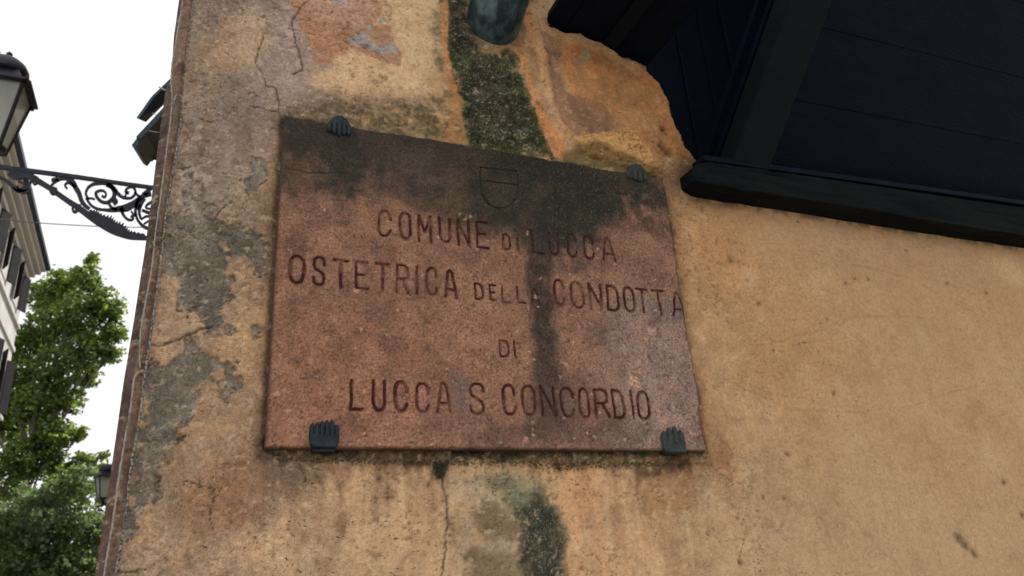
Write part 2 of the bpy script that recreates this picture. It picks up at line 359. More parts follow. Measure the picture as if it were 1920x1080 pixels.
    H -= sal * .0012 + bl * .0006
    # right-hand orange field beside the pipe
    of = msk([(1052, 84), (1130, 84), (1200, 122), (1238, 165), (1262, 240), (1296, 305), (1230, 290), (1150, 215), (1085, 190), (1058, 150)], .03, .02)
    mixc(msk([(1010, 60), (1135, 82), (1240, 165), (1300, 305), (1200, 300), (1060, 260), (1025, 150)], .02, .02), A(178, 136, 90), .9)
    mixc(of, A(174, 124, 80), .85); mixc(of * np.clip(.2 + mid * 4, 0, 1), A(172, 108, 66), .6); mixc(of * np.clip(.1 - fbm(X, Z, .08, 5, 106, .7) * 6, 0, 1), A(132, 98, 66), .5); mixc(of * np.clip(-mid * 5, 0, 1), A(172, 132, 88), .6)
    mixc(msk([(1060, 58), (1135, 82), (1205, 125), (1200, 145), (1130, 100), (1060, 80)], .014, .006), A(182, 148, 108), .7)
    mixc(msk([(1012, 62), (1046, 72), (1054, 130), (1066, 172), (1110, 204), (1150, 246), (1100, 256), (1066, 254), (1040, 210), (1024, 140)], .016, .012), A(136, 104, 84), .9)
    mixc(msk([(1066, 172), (1130, 196), (1165, 240), (1110, 252), (1075, 225)], .02, .015), A(112, 84, 66), .6)
    bf = msk([(1092, 92), (1106, 96), (1102, 114), (1082, 122), (1074, 114), (1090, 108)], .010, .003, .006); mixc(bf, A(140, 128, 108), .9)
    # grey cement exposed where the ochre coat has peeled
    gl = [[(298, 445), (326, 405), (340, 350), (332, 305), (352, 318), (372, 370), (398, 395), (412, 420), (440, 424), (470, 428), (490, 452), (506, 468), (500, 488), (478, 492), (462, 470), (440, 462), (424, 452), (418, 490), (432, 545), (420, 596), (404, 612), (372, 600), (338, 590), (336, 530), (302, 520)],
          [(272, 694), (300, 676), (345, 648), (380, 655), (420, 668), (440, 700), (446, 732), (420, 740), (402, 716), (372, 735), (364, 782), (322, 800), (324, 835), (316, 868), (290, 905), (284, 960), (246, 1012), (226, 1045), (232, 1000), (250, 880), (262, 780)],
          [(462, 300), (480, 294), (490, 318), (478, 346), (482, 362), (468, 374), (455, 350), (466, 326)], [(428, 602), (440, 598), (444, 615), (434, 626)],
          [(346, 250), (352, 230), (372, 236), (384, 262), (390, 300), (372, 330), (352, 300)], [(478, 632), (494, 628), (498, 648), (482, 652)],
          [(360, 168), (388, 150), (400, 175), (395, 205), (372, 200)], [(402, 640), (410, 633), (412, 645), (404, 650)],
          [(340, -30), (520, -30), (500, 20), (452, 14), (416, 36), (396, 72), (380, 66), (372, 30), (350, 30)]]
    gm = np.zeros(X.shape)
    for i, p in enumerate(gl):
        k = .42 if i in (4, 6, 8) else 1
        gm = np.maximum(gm, k * msk(p, .040 if k == 1 else .03, .0024 if k == 1 else .02, .045))
    gm *= 1 - msk([(296, 542), (330, 534), (340, 578), (312, 606), (294, 598)], .012, .003, .01)
    gm *= 1 - msk([(398, 700), (420, 690), (422, 712), (405, 718)], .008, .002, .01)
    gcol = A(114, 106, 94)[None, None] * (1 + (mid * 1.6 + fin * 1.2)[..., None])
    C[:] = C * (1 - gm[..., None]) + np.clip(gcol, .02, .6) * gm[..., None]
    dk = msk([(345, 436), (412, 425), (470, 432), (500, 470), (478, 490), (425, 462), (432, 560), (405, 606), (350, 560)], .03, .02) + msk([(285, 700), (380, 660), (440, 715), (360, 735), (310, 800), (300, 880), (240, 1010), (255, 860)], .03, .03) * .8
    dk = dk * (1 - msk([(295, 440), (345, 440), (350, 520), (335, 560), (290, 560)], .02, .02) * .7)
    mixc(np.clip(dk, 0, 1) * (.45 + .55 * gm) * np.clip(.7 + mid * 3, 0, 1), A(72, 67, 58), .8)
    hole_rim = gm * (1 - gm) * 4
    H -= sstep(.35, .75, gm) * .0040; H += np.exp(-((gm - .25) / .2) ** 2) * .0012; mixc(np.exp(-((gm - .62) / .16) ** 2), A(52, 45, 40), .55)
    # tall dark soiling behind the loss, pale lime bloom at its left
    bloom = msk([(332, 300), (372, 290), (392, 360), (380, 410), (330, 410)], .04, .03) * np.clip(.5 + fin * 5, 0, 1)
    mixc(bloom, A(168, 156, 142), .55)
    # brown damp at lower left
    br = msk([(386, 905), (436, 865), (462, 828), (520, 790), (540, 880), (470, 960), (420, 985), (360, 1000), (328, 965), (350, 925)], .05, .022)
    mixc(br, A(126, 92, 66), .62)
    mixc(msk([(430, 950), (470, 930), (480, 975), (440, 985)], .03, .02), A(112, 80, 58), .6)
    mixc(msk([(462, 830), (500, 770), (520, 720), (528, 880), (500, 960)], .02, .02), A(130, 108, 88), .5)
    # moss under the downpipe
    mo = msk([(836, -30), (880, -30), (878, 40), (906, 92), (966, 104), (984, 150), (1000, 206), (1030, 262), (1044, 292), (950, 300), (872, 285), (866, 230), (862, 190), (848, 150), (838, 100), (830, 50)], .034, .013, .05)
    mocol = A(46, 50, 34)[None, None] * (1 + (fin * 1.8 + gr * 1.8)[..., None]); 
    C[:] = C * (1 - mo[..., None]) + np.clip(mocol * (1 + (mid * 2)[..., None]), .008, .5) * mo[..., None]
    mh = msk([(838, -30), (900, -30), (966, 104), (1000, 206), (1044, 292), (872, 285), (848, 150), (830, 50)], .04, .035, .03) * (1 - mo); mixc(mh * np.clip(.4 + fin * 6, 0, 1), A(92, 82, 50), .65)
    mixc(msk([(884, 60), (930, 100), (950, 190), (940, 260), (905, 220), (888, 140)], .03, .03) * mo, A(56, 50, 40), .7)
    mixc(mo * (1 - msk([(850, -30), (960, 110), (1010, 275), (880, 270), (850, 120)], .01, .012)), A(66, 68, 32), .7)
    H += mo * (.0015 + np.clip(fin + gr, -.2, .4) * .006)
    m2 = msk([(804, 10), (826, 24), (832, 60), (828, 100), (836, 136), (826, 140), (812, 118), (808, 80), (800, 55)], .02, .010, .02)
    mixc(m2 * np.clip(.75 + fin * 4, 0, 1), A(82, 78, 56), .8)
    ot = msk([(826, 18), (840, -20), (842, 28), (838, 90), (850, 150), (864, 190), (866, 230), (872, 268), (826, 262), (836, 225), (844, 190), (838, 150), (828, 100)], .008, .004, .006)
    mixc(ot, A(170, 122, 78), .85); mixc(ot * np.clip(fin * 5, 0, 1), A(130, 100, 60), .6)
    rt = msk([(966, 84), (984, 88), (988, 120), (1002, 160), (1018, 205), (1036, 232), (1060, 262), (1066, 290), (1040, 296), (1026, 268), (1005, 208), (990, 165), (980, 128)], .006, .004, .004)
    mixc(rt, A(188, 130, 84), .92); mixc(rt * np.clip(fin * 5 + .1, 0, 1), A(160, 112, 72), .6)
    mixc(msk([(984, 28), (994, 24), (1004, 62), (1018, 110), (1024, 150), (1012, 160), (1000, 122), (988, 96)], .008, .005, .008), A(184, 142, 100), .85)
    mixc(msk([(992, 92), (1010, 98), (1016, 150), (1000, 160)], .01, .005, .012), A(136, 110, 78), .6)
    mixc(msk([(984, 28), (994, 24), (998, 50), (990, 70)], .006, .004), A(204, 130, 84), .8)
    rid = seg([w2(*p) for p in [(996, 20), (1006, 62), (1022, 112), (1030, 160), (1034, 198), (1054, 236), (1072, 258)]], X + wx * .008, Z + wz * .008)
    H += np.exp(-(rid / .010) ** 2) * .007; mixc(1 - sstep(.001, .005, np.abs(rid - .004)), A(196, 150, 108), .5)
    # plaster collar around the pipe mouth
    cx, cz = w2(922, 44); rr = np.hypot((X - cx), (Z - cz) * 1.0)
    col_ = np.exp(-((rr - .083) / .012) ** 2) * (Z < cz + .03); H += col_ * .006; mixc(col_ * (1 - mo * .4), A(96, 76, 58), .55)
    # rough rubble-like mend above the tablet, top right
    rp = msk([(1072, 264), (1128, 250), (1176, 248), (1214, 280), (1222, 296), (1240, 310), (1236, 336), (1180, 318), (1100, 296)], .012, .005, .01)
    n1 = fbm(X, Z, .020, 3, 21); crk = np.abs(fbm(X, Z * 1.8, .026, 3, 22)); ck = (1 - sstep(.004, .03, crk))
    mixc(rp, A(190, 146, 92), .9); mixc(rp * ck, A(92, 68, 42), .75); H += rp * (.010 + n1 * .014 - ck * .004)
    mixc(msk([(1055, 285), (1110, 268), (1180, 295), (1230, 320), (1236, 345), (1050, 310)], .012, .012), A(78, 66, 34), .75)
    for c in [(1245, 245, 9), (1252, 285, 12), (1240, 275, 8), (1262, 292, 7)]:
        q = w2(c[0], c[1]); d = np.hypot(X - q[0] + wx * .05, Z - q[1] + wz * .05); k = np.exp(-(d / (c[2] * .0012)) ** 2); H -= k * .008; mixc(k, A(76, 52, 34), .9)
    # crumbled plaster knob by the timber
    kn = msk([(1165, 88), (1190, 92), (1212, 108), (1214, 130), (1196, 126), (1172, 106)], .006, .004); H += kn * .012; mixc(kn, A(98, 80, 56), .85)
    # dirt crust above the tablet, dirty outline round it, gap groove tinted dark
    cr1 = msk([(528, 236), (540, 206), (580, 200), (625, 190), (668, 196), (720, 186), (790, 192), (836, 222), (834, 262), (700, 250), (540, 235)], .022, .016, .03)
    mixc(cr1 * np.clip(.85 + fin * 3, 0, 1), A(66, 60, 42), .85); mixc(cr1 * np.clip(gr * 8, 0, 1) * np.clip(.4 + fin * 4, 0, 1), A(142, 122, 90), .6); H += cr1 * (fin + gr) * .008
    mixc(msk([(560, 175), (650, 172), (730, 186), (790, 180), (800, 200), (560, 212)], .03, .03), A(96, 80, 66), .6)
    lm = msk([(790, 170), (835, 160), (862, 200), (868, 262), (800, 250)], .03, .02, .03); mixc(lm * np.clip(.5 + fin * 5, 0, 1), A(84, 76, 48), .75)
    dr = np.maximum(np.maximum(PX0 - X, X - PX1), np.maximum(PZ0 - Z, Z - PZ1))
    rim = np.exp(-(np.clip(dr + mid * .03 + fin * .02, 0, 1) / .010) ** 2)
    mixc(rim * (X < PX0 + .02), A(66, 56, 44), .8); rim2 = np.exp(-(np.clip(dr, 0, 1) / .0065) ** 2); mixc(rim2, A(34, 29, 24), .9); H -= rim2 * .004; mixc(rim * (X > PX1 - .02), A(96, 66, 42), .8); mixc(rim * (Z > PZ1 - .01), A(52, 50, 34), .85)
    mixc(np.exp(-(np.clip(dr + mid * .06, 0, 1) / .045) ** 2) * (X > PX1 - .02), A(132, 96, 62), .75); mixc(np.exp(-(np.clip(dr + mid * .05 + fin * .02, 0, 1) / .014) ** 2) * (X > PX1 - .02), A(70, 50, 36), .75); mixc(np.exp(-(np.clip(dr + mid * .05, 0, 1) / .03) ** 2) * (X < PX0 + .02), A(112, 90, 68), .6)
    # green-black band and drips below the tablet
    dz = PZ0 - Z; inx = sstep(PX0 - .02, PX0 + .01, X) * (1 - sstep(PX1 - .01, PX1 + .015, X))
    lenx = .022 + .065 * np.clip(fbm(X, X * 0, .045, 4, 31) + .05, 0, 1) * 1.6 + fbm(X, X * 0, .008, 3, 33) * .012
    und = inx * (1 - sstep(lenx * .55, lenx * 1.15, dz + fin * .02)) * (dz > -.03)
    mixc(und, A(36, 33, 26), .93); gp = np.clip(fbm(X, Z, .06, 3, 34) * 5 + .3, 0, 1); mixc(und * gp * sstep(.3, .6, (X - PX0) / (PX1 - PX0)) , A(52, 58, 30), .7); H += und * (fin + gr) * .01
    mixc(msk([(806, 872), (838, 872), (840, 892), (826, 906), (814, 894)], .01, .008, .01), A(54, 62, 26), .85)
    dripn = np.clip(fbm(X * 9, Z * .6, .3, 5, 95, .65) * 5, 0, 1); dripl = inx * (1 - sstep(.10, .42, dz + dripn * .1)) * (dz > 0); mixc(dripl * dripn, A(116, 92, 68), .55); mixc(dripl * np.clip(fbm(X * 9, Z * .6, .22, 5, 96, .65) * 6 - .5, 0, 1), A(190, 168, 136), .5)
    fringe = inx * np.exp(-(np.clip(dz - .02, 0, 1) / .035) ** 1.4) * (dz > 0) * np.clip(.55 + strk * 3 + fin * 2, 0, 1); mixc(fringe, A(104, 80, 56), .75)
    mixc(msk([(500, 866), (606, 872), (578, 920), (540, 955), (496, 980), (480, 930)], .03, .025), A(112, 92, 76), .65)
    for p, k in [([(600, 872), (668, 872), (648, 915), (640, 950), (634, 910)], .6), ([(634, 956), (662, 962), (656, 1000), (642, 1020), (632, 990)], .65), ([(640, 915), (646, 915), (645, 960), (640, 960)], .5),
                 ([(720, 900), (732, 905), (732, 955), (722, 950)], .5), ([(560, 1000), (582, 995), (582, 1018), (566, 1018)], .5), ([(598, 1008), (614, 1008), (612, 1024), (600, 1020)], .45), ([(614, 1028), (630, 1024), (626, 1038)], .55),
                 ([(752, 1050), (764, 1042), (760, 1080), (748, 1086)], .45), ([(798, 905), (806, 908), (804, 930), (797, 925)], .4), ([(606, 1058), (614, 1058), (612, 1070)], .5), ([(1228, 980), (1256, 1000), (1290, 1090), (1250, 1090)], .28)]:
        mixc(msk(p, .012, .008, .012), A(112, 80, 58), k)
    bo = msk([(1180, 885), (1306, 866), (1312, 905), (1284, 950), (1262, 985), (1236, 980), (1214, 958), (1196, 925)], .05, .03, .06); mixc(bo * np.clip(.8 + fin * 3, 0, 1), A(138, 100, 68), .75)
    mixc(msk([(1190, 868), (1290, 866), (1270, 890), (1205, 895), (1196, 910)], .02, .012, .02), A(66, 48, 36), .8)
    b2 = msk([(1336, 845), (1348, 815), (1370, 826), (1382, 850), (1370, 868), (1380, 880), (1374, 904), (1354, 876)], .014, .007, .02); mixc(b2, A(142, 102, 70), .75)
    mixc(msk([(1060, 880), (1130, 880), (1110, 960), (1080, 1000), (1064, 940)], .03, .03), A(192, 140, 98), .5)
    # pale and grey-green streak below the tablet
    pb = msk([(838, 885), (940, 880), (985, 900), (975, 1100), (856, 1100), (862, 990)], .02, .02, .02); mixc(pb * np.clip(.7 + fin * 3, 0, 1), A(172, 156, 126), .7)
    gs = msk([(900, 905), (950, 893), (1004, 908), (1036, 940), (1050, 985), (1056, 1100), (972, 1100), (968, 1000), (950, 950)], .03, .022, .03)
    mixc(gs, A(92, 90, 68), .85)
    gd = msk([(978, 940), (1010, 925), (1038, 950), (1052, 1000), (1056, 1100), (990, 1100), (970, 1020)], .03, .018, .03); mixc(gd * np.clip(.85 + fin * 3, 0, 1), A(48, 48, 37), .9)
    gd2 = msk([(968, 945), (1012, 922), (1044, 950), (1058, 1005), (1060, 1110), (978, 1110), (972, 1020)], .022, .016, .03); mixc(gd2 * np.clip(.9 + fin * 2, 0, 1), A(44, 46, 37), .85)
    mixc(msk([(940, 905), (990, 915), (1000, 945), (965, 950)], .02, .015, .02), A(124, 126, 98), .6)
    for p in ([(885, 962), (926, 944), (952, 964), (964, 990), (962, 1022), (920, 1020), (904, 992)], [(866, 1040), (884, 1022), (905, 1030), (962, 1026), (966, 1100), (880, 1100)]):
        mixc(msk(p, .018, .012, .02), A(98, 86, 62), .8)
    H += (gs + pb * .5) * (fin + gr) * .004
    # cracks: dark recessed hairlines
    wcx = X + wx * .016 + fin * .005; wcz = Z + wz * .016
    for p, wd in [([(828, 876), (834, 920), (838, 955), (836, 972), (840, 985), (833, 1010), (834, 1035), (822, 1100)], .0026), ([(584, -10), (560, 18), (547, 40), (555, 82), (566, 110), (568, 134), (552, 140)], .0024),
                  ([(492, 66), (484, 92), (480, 118), (495, 140), (499, 160), (518, 166), (525, 205)], .0019), ([(272, 647), (300, 648), (332, 638), (372, 618), (398, 609)], .0032), ([(376, 226), (392, 232), (402, 230)], .0018), ([(420, 95), (438, 110)], .0014),
                  ([(215, 1072), (240, 1074), (268, 1068)], .0024), ([(330, 315), (360, 313)], .002), ([(262, 824), (300, 822)], .002), ([(386, 405), (402, 415), (418, 392), (432, 380)], .002), ([(400, 990), (392, 970), (398, 940), (414, 915)], .0015),
                  ([(344, 905), (398, 920), (396, 928)], .0015), ([(1330, 868), (1345, 880), (1376, 908)], .0016), ([(1395, 1000), (1390, 1030), (1385, 1056)], .001), ([(1480, 650), (1520, 640)], .0008), ([(560, 872), (572, 890), (570, 902)], .0022), ([(470, 200), (520, 208), (528, 214)], .0013)]:
        q = [w2(*t) for t in p]; xx = [t[0] for t in q]; zq = [t[1] for t in q]
        s = (X > min(xx) - .04) & (X < max(xx) + .04) & (Z > min(zq) - .04) & (Z < max(zq) + .04)
        d = seg(q, wcx[s], wcz[s]); k = np.zeros(X.shape); k[s] = 1 - sstep(wd * .35, wd * 1.1, d); H -= k * .002; mixc(k, A(58, 44, 34), .85)
    for p, wd in [([(1496, 930), (1530, 948), (1556, 985), (1566, 1035)], .004), ([(1508, 975), (1526, 1010), (1532, 1056)], .005), ([(1575, 940), (1620, 990), (1655, 1040)], .006), ([(1480, 935), (1465, 985)], .003), ([(1700, 760), (1860, 720)], .003), ([(1420, 640), (1600, 590), (1750, 600)], .005), ([(1350, 700), (1480, 760), (1620, 770)], .005), ([(1550, 480), (1700, 520), (1850, 600)], .005)]:
        q = [w2(*t) for t in p]; d = seg(q, X + mid * .05, Z + big * .05); k = np.exp(-(d / wd) ** 2); H += (k - .8 * np.exp(-((d - wd * 1.6) / wd) ** 2)) * .0012; mixc(k * np.clip(.5 + fin * 4, 0, 1), A(138, 108, 80), .3)
    # small knocks and insect specks
    for px_, py_, r_ in [(1370, 486, 5), (1602, 521, 4), (1585, 530, 3), (1884, 905, 6), (1800, 1008, 9), (1812, 1022, 8), (1826, 1034, 7), (1480, 852, 4), (1385, 1056, 4), (1420, 570, 4), (1366, 450, 3), (1496, 416, 3), (1630, 527, 3), (1775, 530, 3), (1850, 548, 4), (1562, 738, 3), (712, 893, 4), (1468, 934, 3), (1432, 930, 3), (1700, 470, 4), (1655, 440, 3), (1445, 660, 3), (1550, 600, 3), (1918, 965, 4)]:
        q = w2(px_, py_); d = np.hypot(X - q[0] + wx * .03, (Z - q[1] + wz * .03)); k = np.exp(-(d / (r_ * .0016)) ** 2); H -= k * .003; mixc(k, A(72, 54, 40), .8)
    # horizontal trowel wrinkles on the right under the beam
    wr = msk([(1360, 420), (1860, 480), (1900, 560), (1500, 500), (1350, 470)], .06, .05); H += wr * fbm(X, Z * 7, .11, 4, 41) * .008
    H += np.clip(fbm(X, Z * 2.5, .2, 3, 42), -.3, .3) * .003
    # corner strip: darker, coarser arris beyond the cords
    lx = np.array([(343, 0), (332, 65), (321, 139), (323, 185), (313, 278), (301, 370), (289, 463), (285, 500), (275, 554), (265, 607), (261, 661), (252, 707), (246, 758), (235, 822), (218, 930), (202, 1037), (190, 1110)], float)
    q = [w2(*t) for t in lx][::-1]; c1 = np.interp(Z, [t[1] for t in q], [t[0] for t in q])
    st = 1 - sstep(-.003, .003, X - c1); mixc(st, A(76, 64, 58), .95); mixc(st * np.clip(fin * 6 + .1, 0, 1), A(52, 42, 38), .7); mixc(st * sstep(2.85, 2.95, Z), A(74, 70, 70), .6)
    low_ = 1 - sstep(1.75, 2.05, Z); mixc(st * low_, A(98, 70, 62), .45)
    rx = np.array([(363, 0), (358, 46), (347, 125), (340, 213), (332, 278), (324, 324), (316, 370), (305, 463), (300, 500), (286, 607), (270, 715), (255, 822), (240, 930), (224, 1037), (214, 1110)], float)
    q = [w2(*t) for t in rx][::-1]; c2 = np.interp(Z, [t[1] for t in q], [t[0] for t in q])
    md = (1 - st) * (1 - sstep(-.002, .002, X - c2)); mixc(md, A(108, 88, 74), .9); mixc(md * np.clip(fbm(X * 3, Z, .1, 3, 51) * 5, 0, 1), A(84, 66, 56), .7)
    mixc(md * msk([(330, 120), (350, 120), (352, 210), (334, 240)], .02, .012), A(50, 42, 38), .8)
    H += md * .004 * np.sin(np.clip((X - c1) / np.maximum(c2 - c1, .001), 0, 1) * math.pi)
    H += -st * (.002 + np.clip(fin, -.3, .3) * .008) - np.exp(-((X - c2) / .003) ** 2) * .002
    # broken plaster edge next to the timber
    qx = np.array(HOLE); sel = (X > 1.2 * 0 + w2(1000, 0)[0] - .2) & (Z > w2(1306, 330)[1] - .2)
    dh = np.full(X.shape, 1.0); dh[sel] = sdf(qx, X[sel] + wx[sel] * .028 + fin[sel] * .012, Z[sel] + wz[sel] * .028)
    H -= (1 - sstep(0, .012, dh)) * .014; mixc((1 - sstep(0, .005, dh)) * np.clip(.5 + fin * 4, 0, 1), A(86, 64, 44), .5)
    bx, bz = w2(1300, 330); db = np.hypot((X - bx) / 1.2, (Z - bz)); mixc(np.exp(-(db / .085) ** 2) * np.clip(.7 + mid * 4, 0, 1), A(56, 42, 28), .9)  # contact shade round the beam's left end, put into the plaster tint
    beamfoot = [w2(*p) for p in [(1300, 372), (1500, 402), (1920, 466)]]; d = seg(beamfoot, X, Z); mixc(np.exp(-(d / .014) ** 2) * np.clip(.3 + fin * 5 + mid * 2, 0, 1), A(84, 66, 48), .7)  # broken darker band along the beam's lower edge
    mt1 = fbm(X, Z, .035, 5, 101, .78); mt2 = fbm(X, Z, .14, 6, 102, .7); calm = 1 - .75 * sstep(1.0, 1.5, X)
    C *= (1 + (mt1 * .75 + mt2 * .55) * calm)[..., None]
    grit = np.clip((fbm(X, Z * 1.3, .011, 3, 103, .8) - .13) * 14, 0, 1) * np.clip(.5 + fbm(X, Z, .2, 4, 104) * 5, 0, 1) * calm; mixc(grit, A(76, 60, 46), .55); H -= grit * .0012
    pale = np.clip((fbm(X, Z * 1.2, .013, 3, 105, .8) - .15) * 12, 0, 1) * calm; mixc(pale, A(196, 172, 142), .35)
    C *= np.array([1.01, .995, .99])
    # wrap the arris back to the side wall
    back = np.clip(.020 - U, 0, .02) / .02; Y = -H + back ** 2.5 * .016 + .0
    fibre = np.clip(mo * .9 + cr1 * .7 + gs * .8 + bloom * .6 + m2 * .5 + und * .5 + gm * .3 + pb * .3, 0, 1)
    pitv = np.clip(.45 + big * 1.5 + left * .4 + gm * .2 - mo * .4 + (Z < PZ0) * .25, 0.05, 1); pitv = pitv * (1 - .35 * sstep(1.2, 2.2, X))
    gra = np.clip(.55 + left * .5 + gm * .5 + mo * .5, 0, 1.4)
    col = np.concatenate([np.clip(C, .006, .8), np.ones(X.shape + (1,))], -1).reshape(-1, 4)
    wear = np.stack([fibre, pitv, gra, np.ones_like(X)], -1).reshape(-1, 4)
    co = np.stack([X, Y, Z], -1).reshape(-1, 3)
    idx = np.arange(nz * nx).reshape(nz, nx); a = idx[:-1, :-1]; keep = ~((dh[:-1, :-1] < 0) & (dh[1:, 1:] < 0))
    # the part wholly behind the tablet is left out
    inn = (X > PX0 + .03) & (X < PX1 - .03) & (Z > PZ0 + .03) & (Z < PZ1 - .03); keep &= ~inn[:-1, :-1]
    Q = np.stack([idx[:-1, :-1][keep], idx[:-1, 1:][keep], idx[1:, 1:][keep], idx[1:, :-1][keep]], -1)
    return co, Q, col, wear
def grid_mesh(name, co, Q, col, wear, parent, mt):
    used = np.unique(Q); rm = np.full(len(co), -1); rm[used] = np.arange(len(used)); co = co[used]; col = col[used]; wear = wear[used]; Q = rm[Q]
    if parent is not None: co = co - np.array(wtrans(parent))
    me = bpy.data.meshes.new(name); me.vertices.add(len(co)); me.vertices.foreach_set('co', co.astype(np.float32).ravel())
    me.loops.add(Q.size); me.loops.foreach_set('vertex_index', Q.astype(np.int32).ravel())
    me.polygons.add(len(Q)); me.polygons.foreach_set('loop_start', np.arange(0, Q.size, 4, dtype=np.int32))
    me.update(calc_edges=True); me.polygons.foreach_set('use_smooth', np.ones(len(Q), bool))
    for n_, v in (('tint', col), ('wear', wear)):
        a = me.attributes.new(n_, 'FLOAT_COLOR', 'POINT'); a.data.foreach_set('color', v.astype(np.float32).ravel())
    return link(name, me, parent, mt)

house = empty('corner_house_wall', (0, .02, 0), 'weathered ochre stucco house wall with peeling grey patches and moss streaks, holding the stone tablet', 'wall')
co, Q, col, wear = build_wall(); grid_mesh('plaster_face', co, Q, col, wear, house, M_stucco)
M_plain = mat('plain_stucco', tuple(A(160, 128, 92)), .92, col2=tuple(A(120, 100, 80)), nscale=2.5, bump=.006, bscale=40)
xe = -.09; zt = w2(335, -40)[1]
zlow = w2(1960, 1112)[1]
box('building_body', (xe + 4.3, 10.05, 4.6), (4.3, 0, 0), (0, 9.98, 0), (0, 0, 4.6), house, M_plain)
box('lower_wall', (1.75, .035, zlow / 2), (1.835, 0, 0), (0, .034, 0), (0, 0, zlow / 2), house, M_plain)

# ================================================================== STONE TABLET
def rr(x0, z0, x1, z1, r, parts='all', n=5):
    """rounded-rectangle stroke in unit letter space"""
    pts = []
    for cx, cz, a0 in ((x1 - r, z1 - r * .8, 0), (x0 + r, z1 - r * .8, 90), (x0 + r, z0 + r * .8, 180), (x1 - r, z0 + r * .8, 270)):
        for k in range(n + 1):
            a = math.radians(a0 + 90 * k / n); pts.append((cx + r * math.cos(a), cz + r * .8 * math.sin(a)))
    return pts
def glyph(ch):
    O = rr(0, 0, 1, 1, .42)
    if ch == 'O': return [O + [O[0]]]
    if ch == 'C': return [[(1, .76)] + O[:18] + O[18:23] + [(1, .24)]]
    if ch == 'U': return [[(0, 1)] + [p for p in O[12:24]] + [(1, 1)]]
    if ch == 'D': q = rr(-1, 0, 1, 1, .42); return [[(0, 1), (.5, 1)] + q[5:0:-1][0:0] + [(.58, 1), (.86, .93), (1, .76), (1, .24), (.86, .07), (.58, 0), (0, 0), (0, 1)]]
    if ch == 'L': return [[(0, 1), (0, 0), (1, 0)]]
    if ch == 'E': return [[(1, 1), (0, 1), (0, 0), (1, 0)], [(0, .52), (.72, .52)]]
    if ch == 'T': return [[(0, 1), (1, 1)], [(.5, 1), (.5, 0)]]
    if ch == 'I': return [[(.5, 1), (.5, 0)]]
    if ch == 'M': return [[(0, 0), (.04, 1), (.5, .38), (.96, 1), (1, 0)]]
    if ch == 'N': return [[(0, 0), (0, 1), (1, 0), (1, 1)]]
    if ch == 'A': return [[(0, 0), (.32, .92), (.5, 1), (.68, .92), (1, 0)], [(.12, .28), (.88, .28)]]
    if ch == 'R': return [[(0, 0), (0, 1), (.6, 1), (.9, .93), (.98, .78), (.92, .58), (.62, .5), (0, .5)], [(.5, .5), (1, 0)]]
    if ch == 'S': return [[(.98, .74), (.94, .9), (.72, 1), (.3, 1), (.06, .9), (0, .74), (.1, .6), (.88, .4), (1, .24), (.92, .08), (.7, 0), (.3, 0), (.06, .1), (0, .26)]]
ROWS = [
 # letters: (char, x0, x1, y_top, y_bottom) as measured; worn: share of paint left
 [('C', 709, 733, 394, 444), ('O', 749, 772, 399, 449), ('M', 784, 810, 404, 454), ('U', 823, 845, 408, 455), ('N', 858, 881, 411, 461), ('E', 894, 916, 416, 465), ('D', 943, 958, 440, 468), ('I', 967, 977, 446, 473), ('L', 997, 1019, 432, 476), ('U', 1029, 1048, 435, 478), ('C', 1063, 1081, 438, 482), ('C', 1094, 1113, 441, 486), ('A', 1128, 1152, 445, 489)],
 [('O', 543, 571, 478, 533), ('S', 586, 610, 481, 536), ('T', 625, 654, 486, 541), ('E', 667, 690, 489, 542), ('T', 704, 730, 493, 546), ('R', 744, 768, 496, 550), ('I', 777, 787, 499, 552), ('C', 798, 820, 501, 553), ('A', 833, 857, 506, 558), ('D', 890, 906, 532, 561), ('E', 918, 931, 534, 563), ('L', 942, 957, 536, 567), ('L', 969, 985, 538, 568), ('A', 996, 1012, 541, 570), ('C', 1039, 1059, 524, 573), ('O', 1071, 1095, 528, 577), ('N', 1105, 1128, 531, 579), ('D', 1138, 1160, 535, 583), ('O', 1170, 1190, 538, 586), ('T', 1194, 1216, 541, 588), ('T', 1225, 1247, 543, 590), ('A', 1260, 1283, 547, 593)],
 [('D', 937, 955, 638, 669), ('I', 961, 971, 638, 671)],
 [('L', 657, 682, 711, 770), ('U', 698, 723, 712, 771), ('C', 740, 764, 714, 773), ('C', 779, 805, 716, 774), ('A', 818, 845, 716, 774), ('S', 882, 908, 718, 777), ('C', 943, 967, 720, 778), ('O', 979, 1004, 722, 779), ('N', 1014, 1041, 724, 780), ('C', 1051, 1076, 726, 782), ('O', 1085, 1106, 728, 784), ('R', 1116, 1141, 730, 784), ('D', 1149, 1171, 731, 786), ('I', 1180, 1192, 732, 785), ('O', 1195, 1218, 734, 787)]]
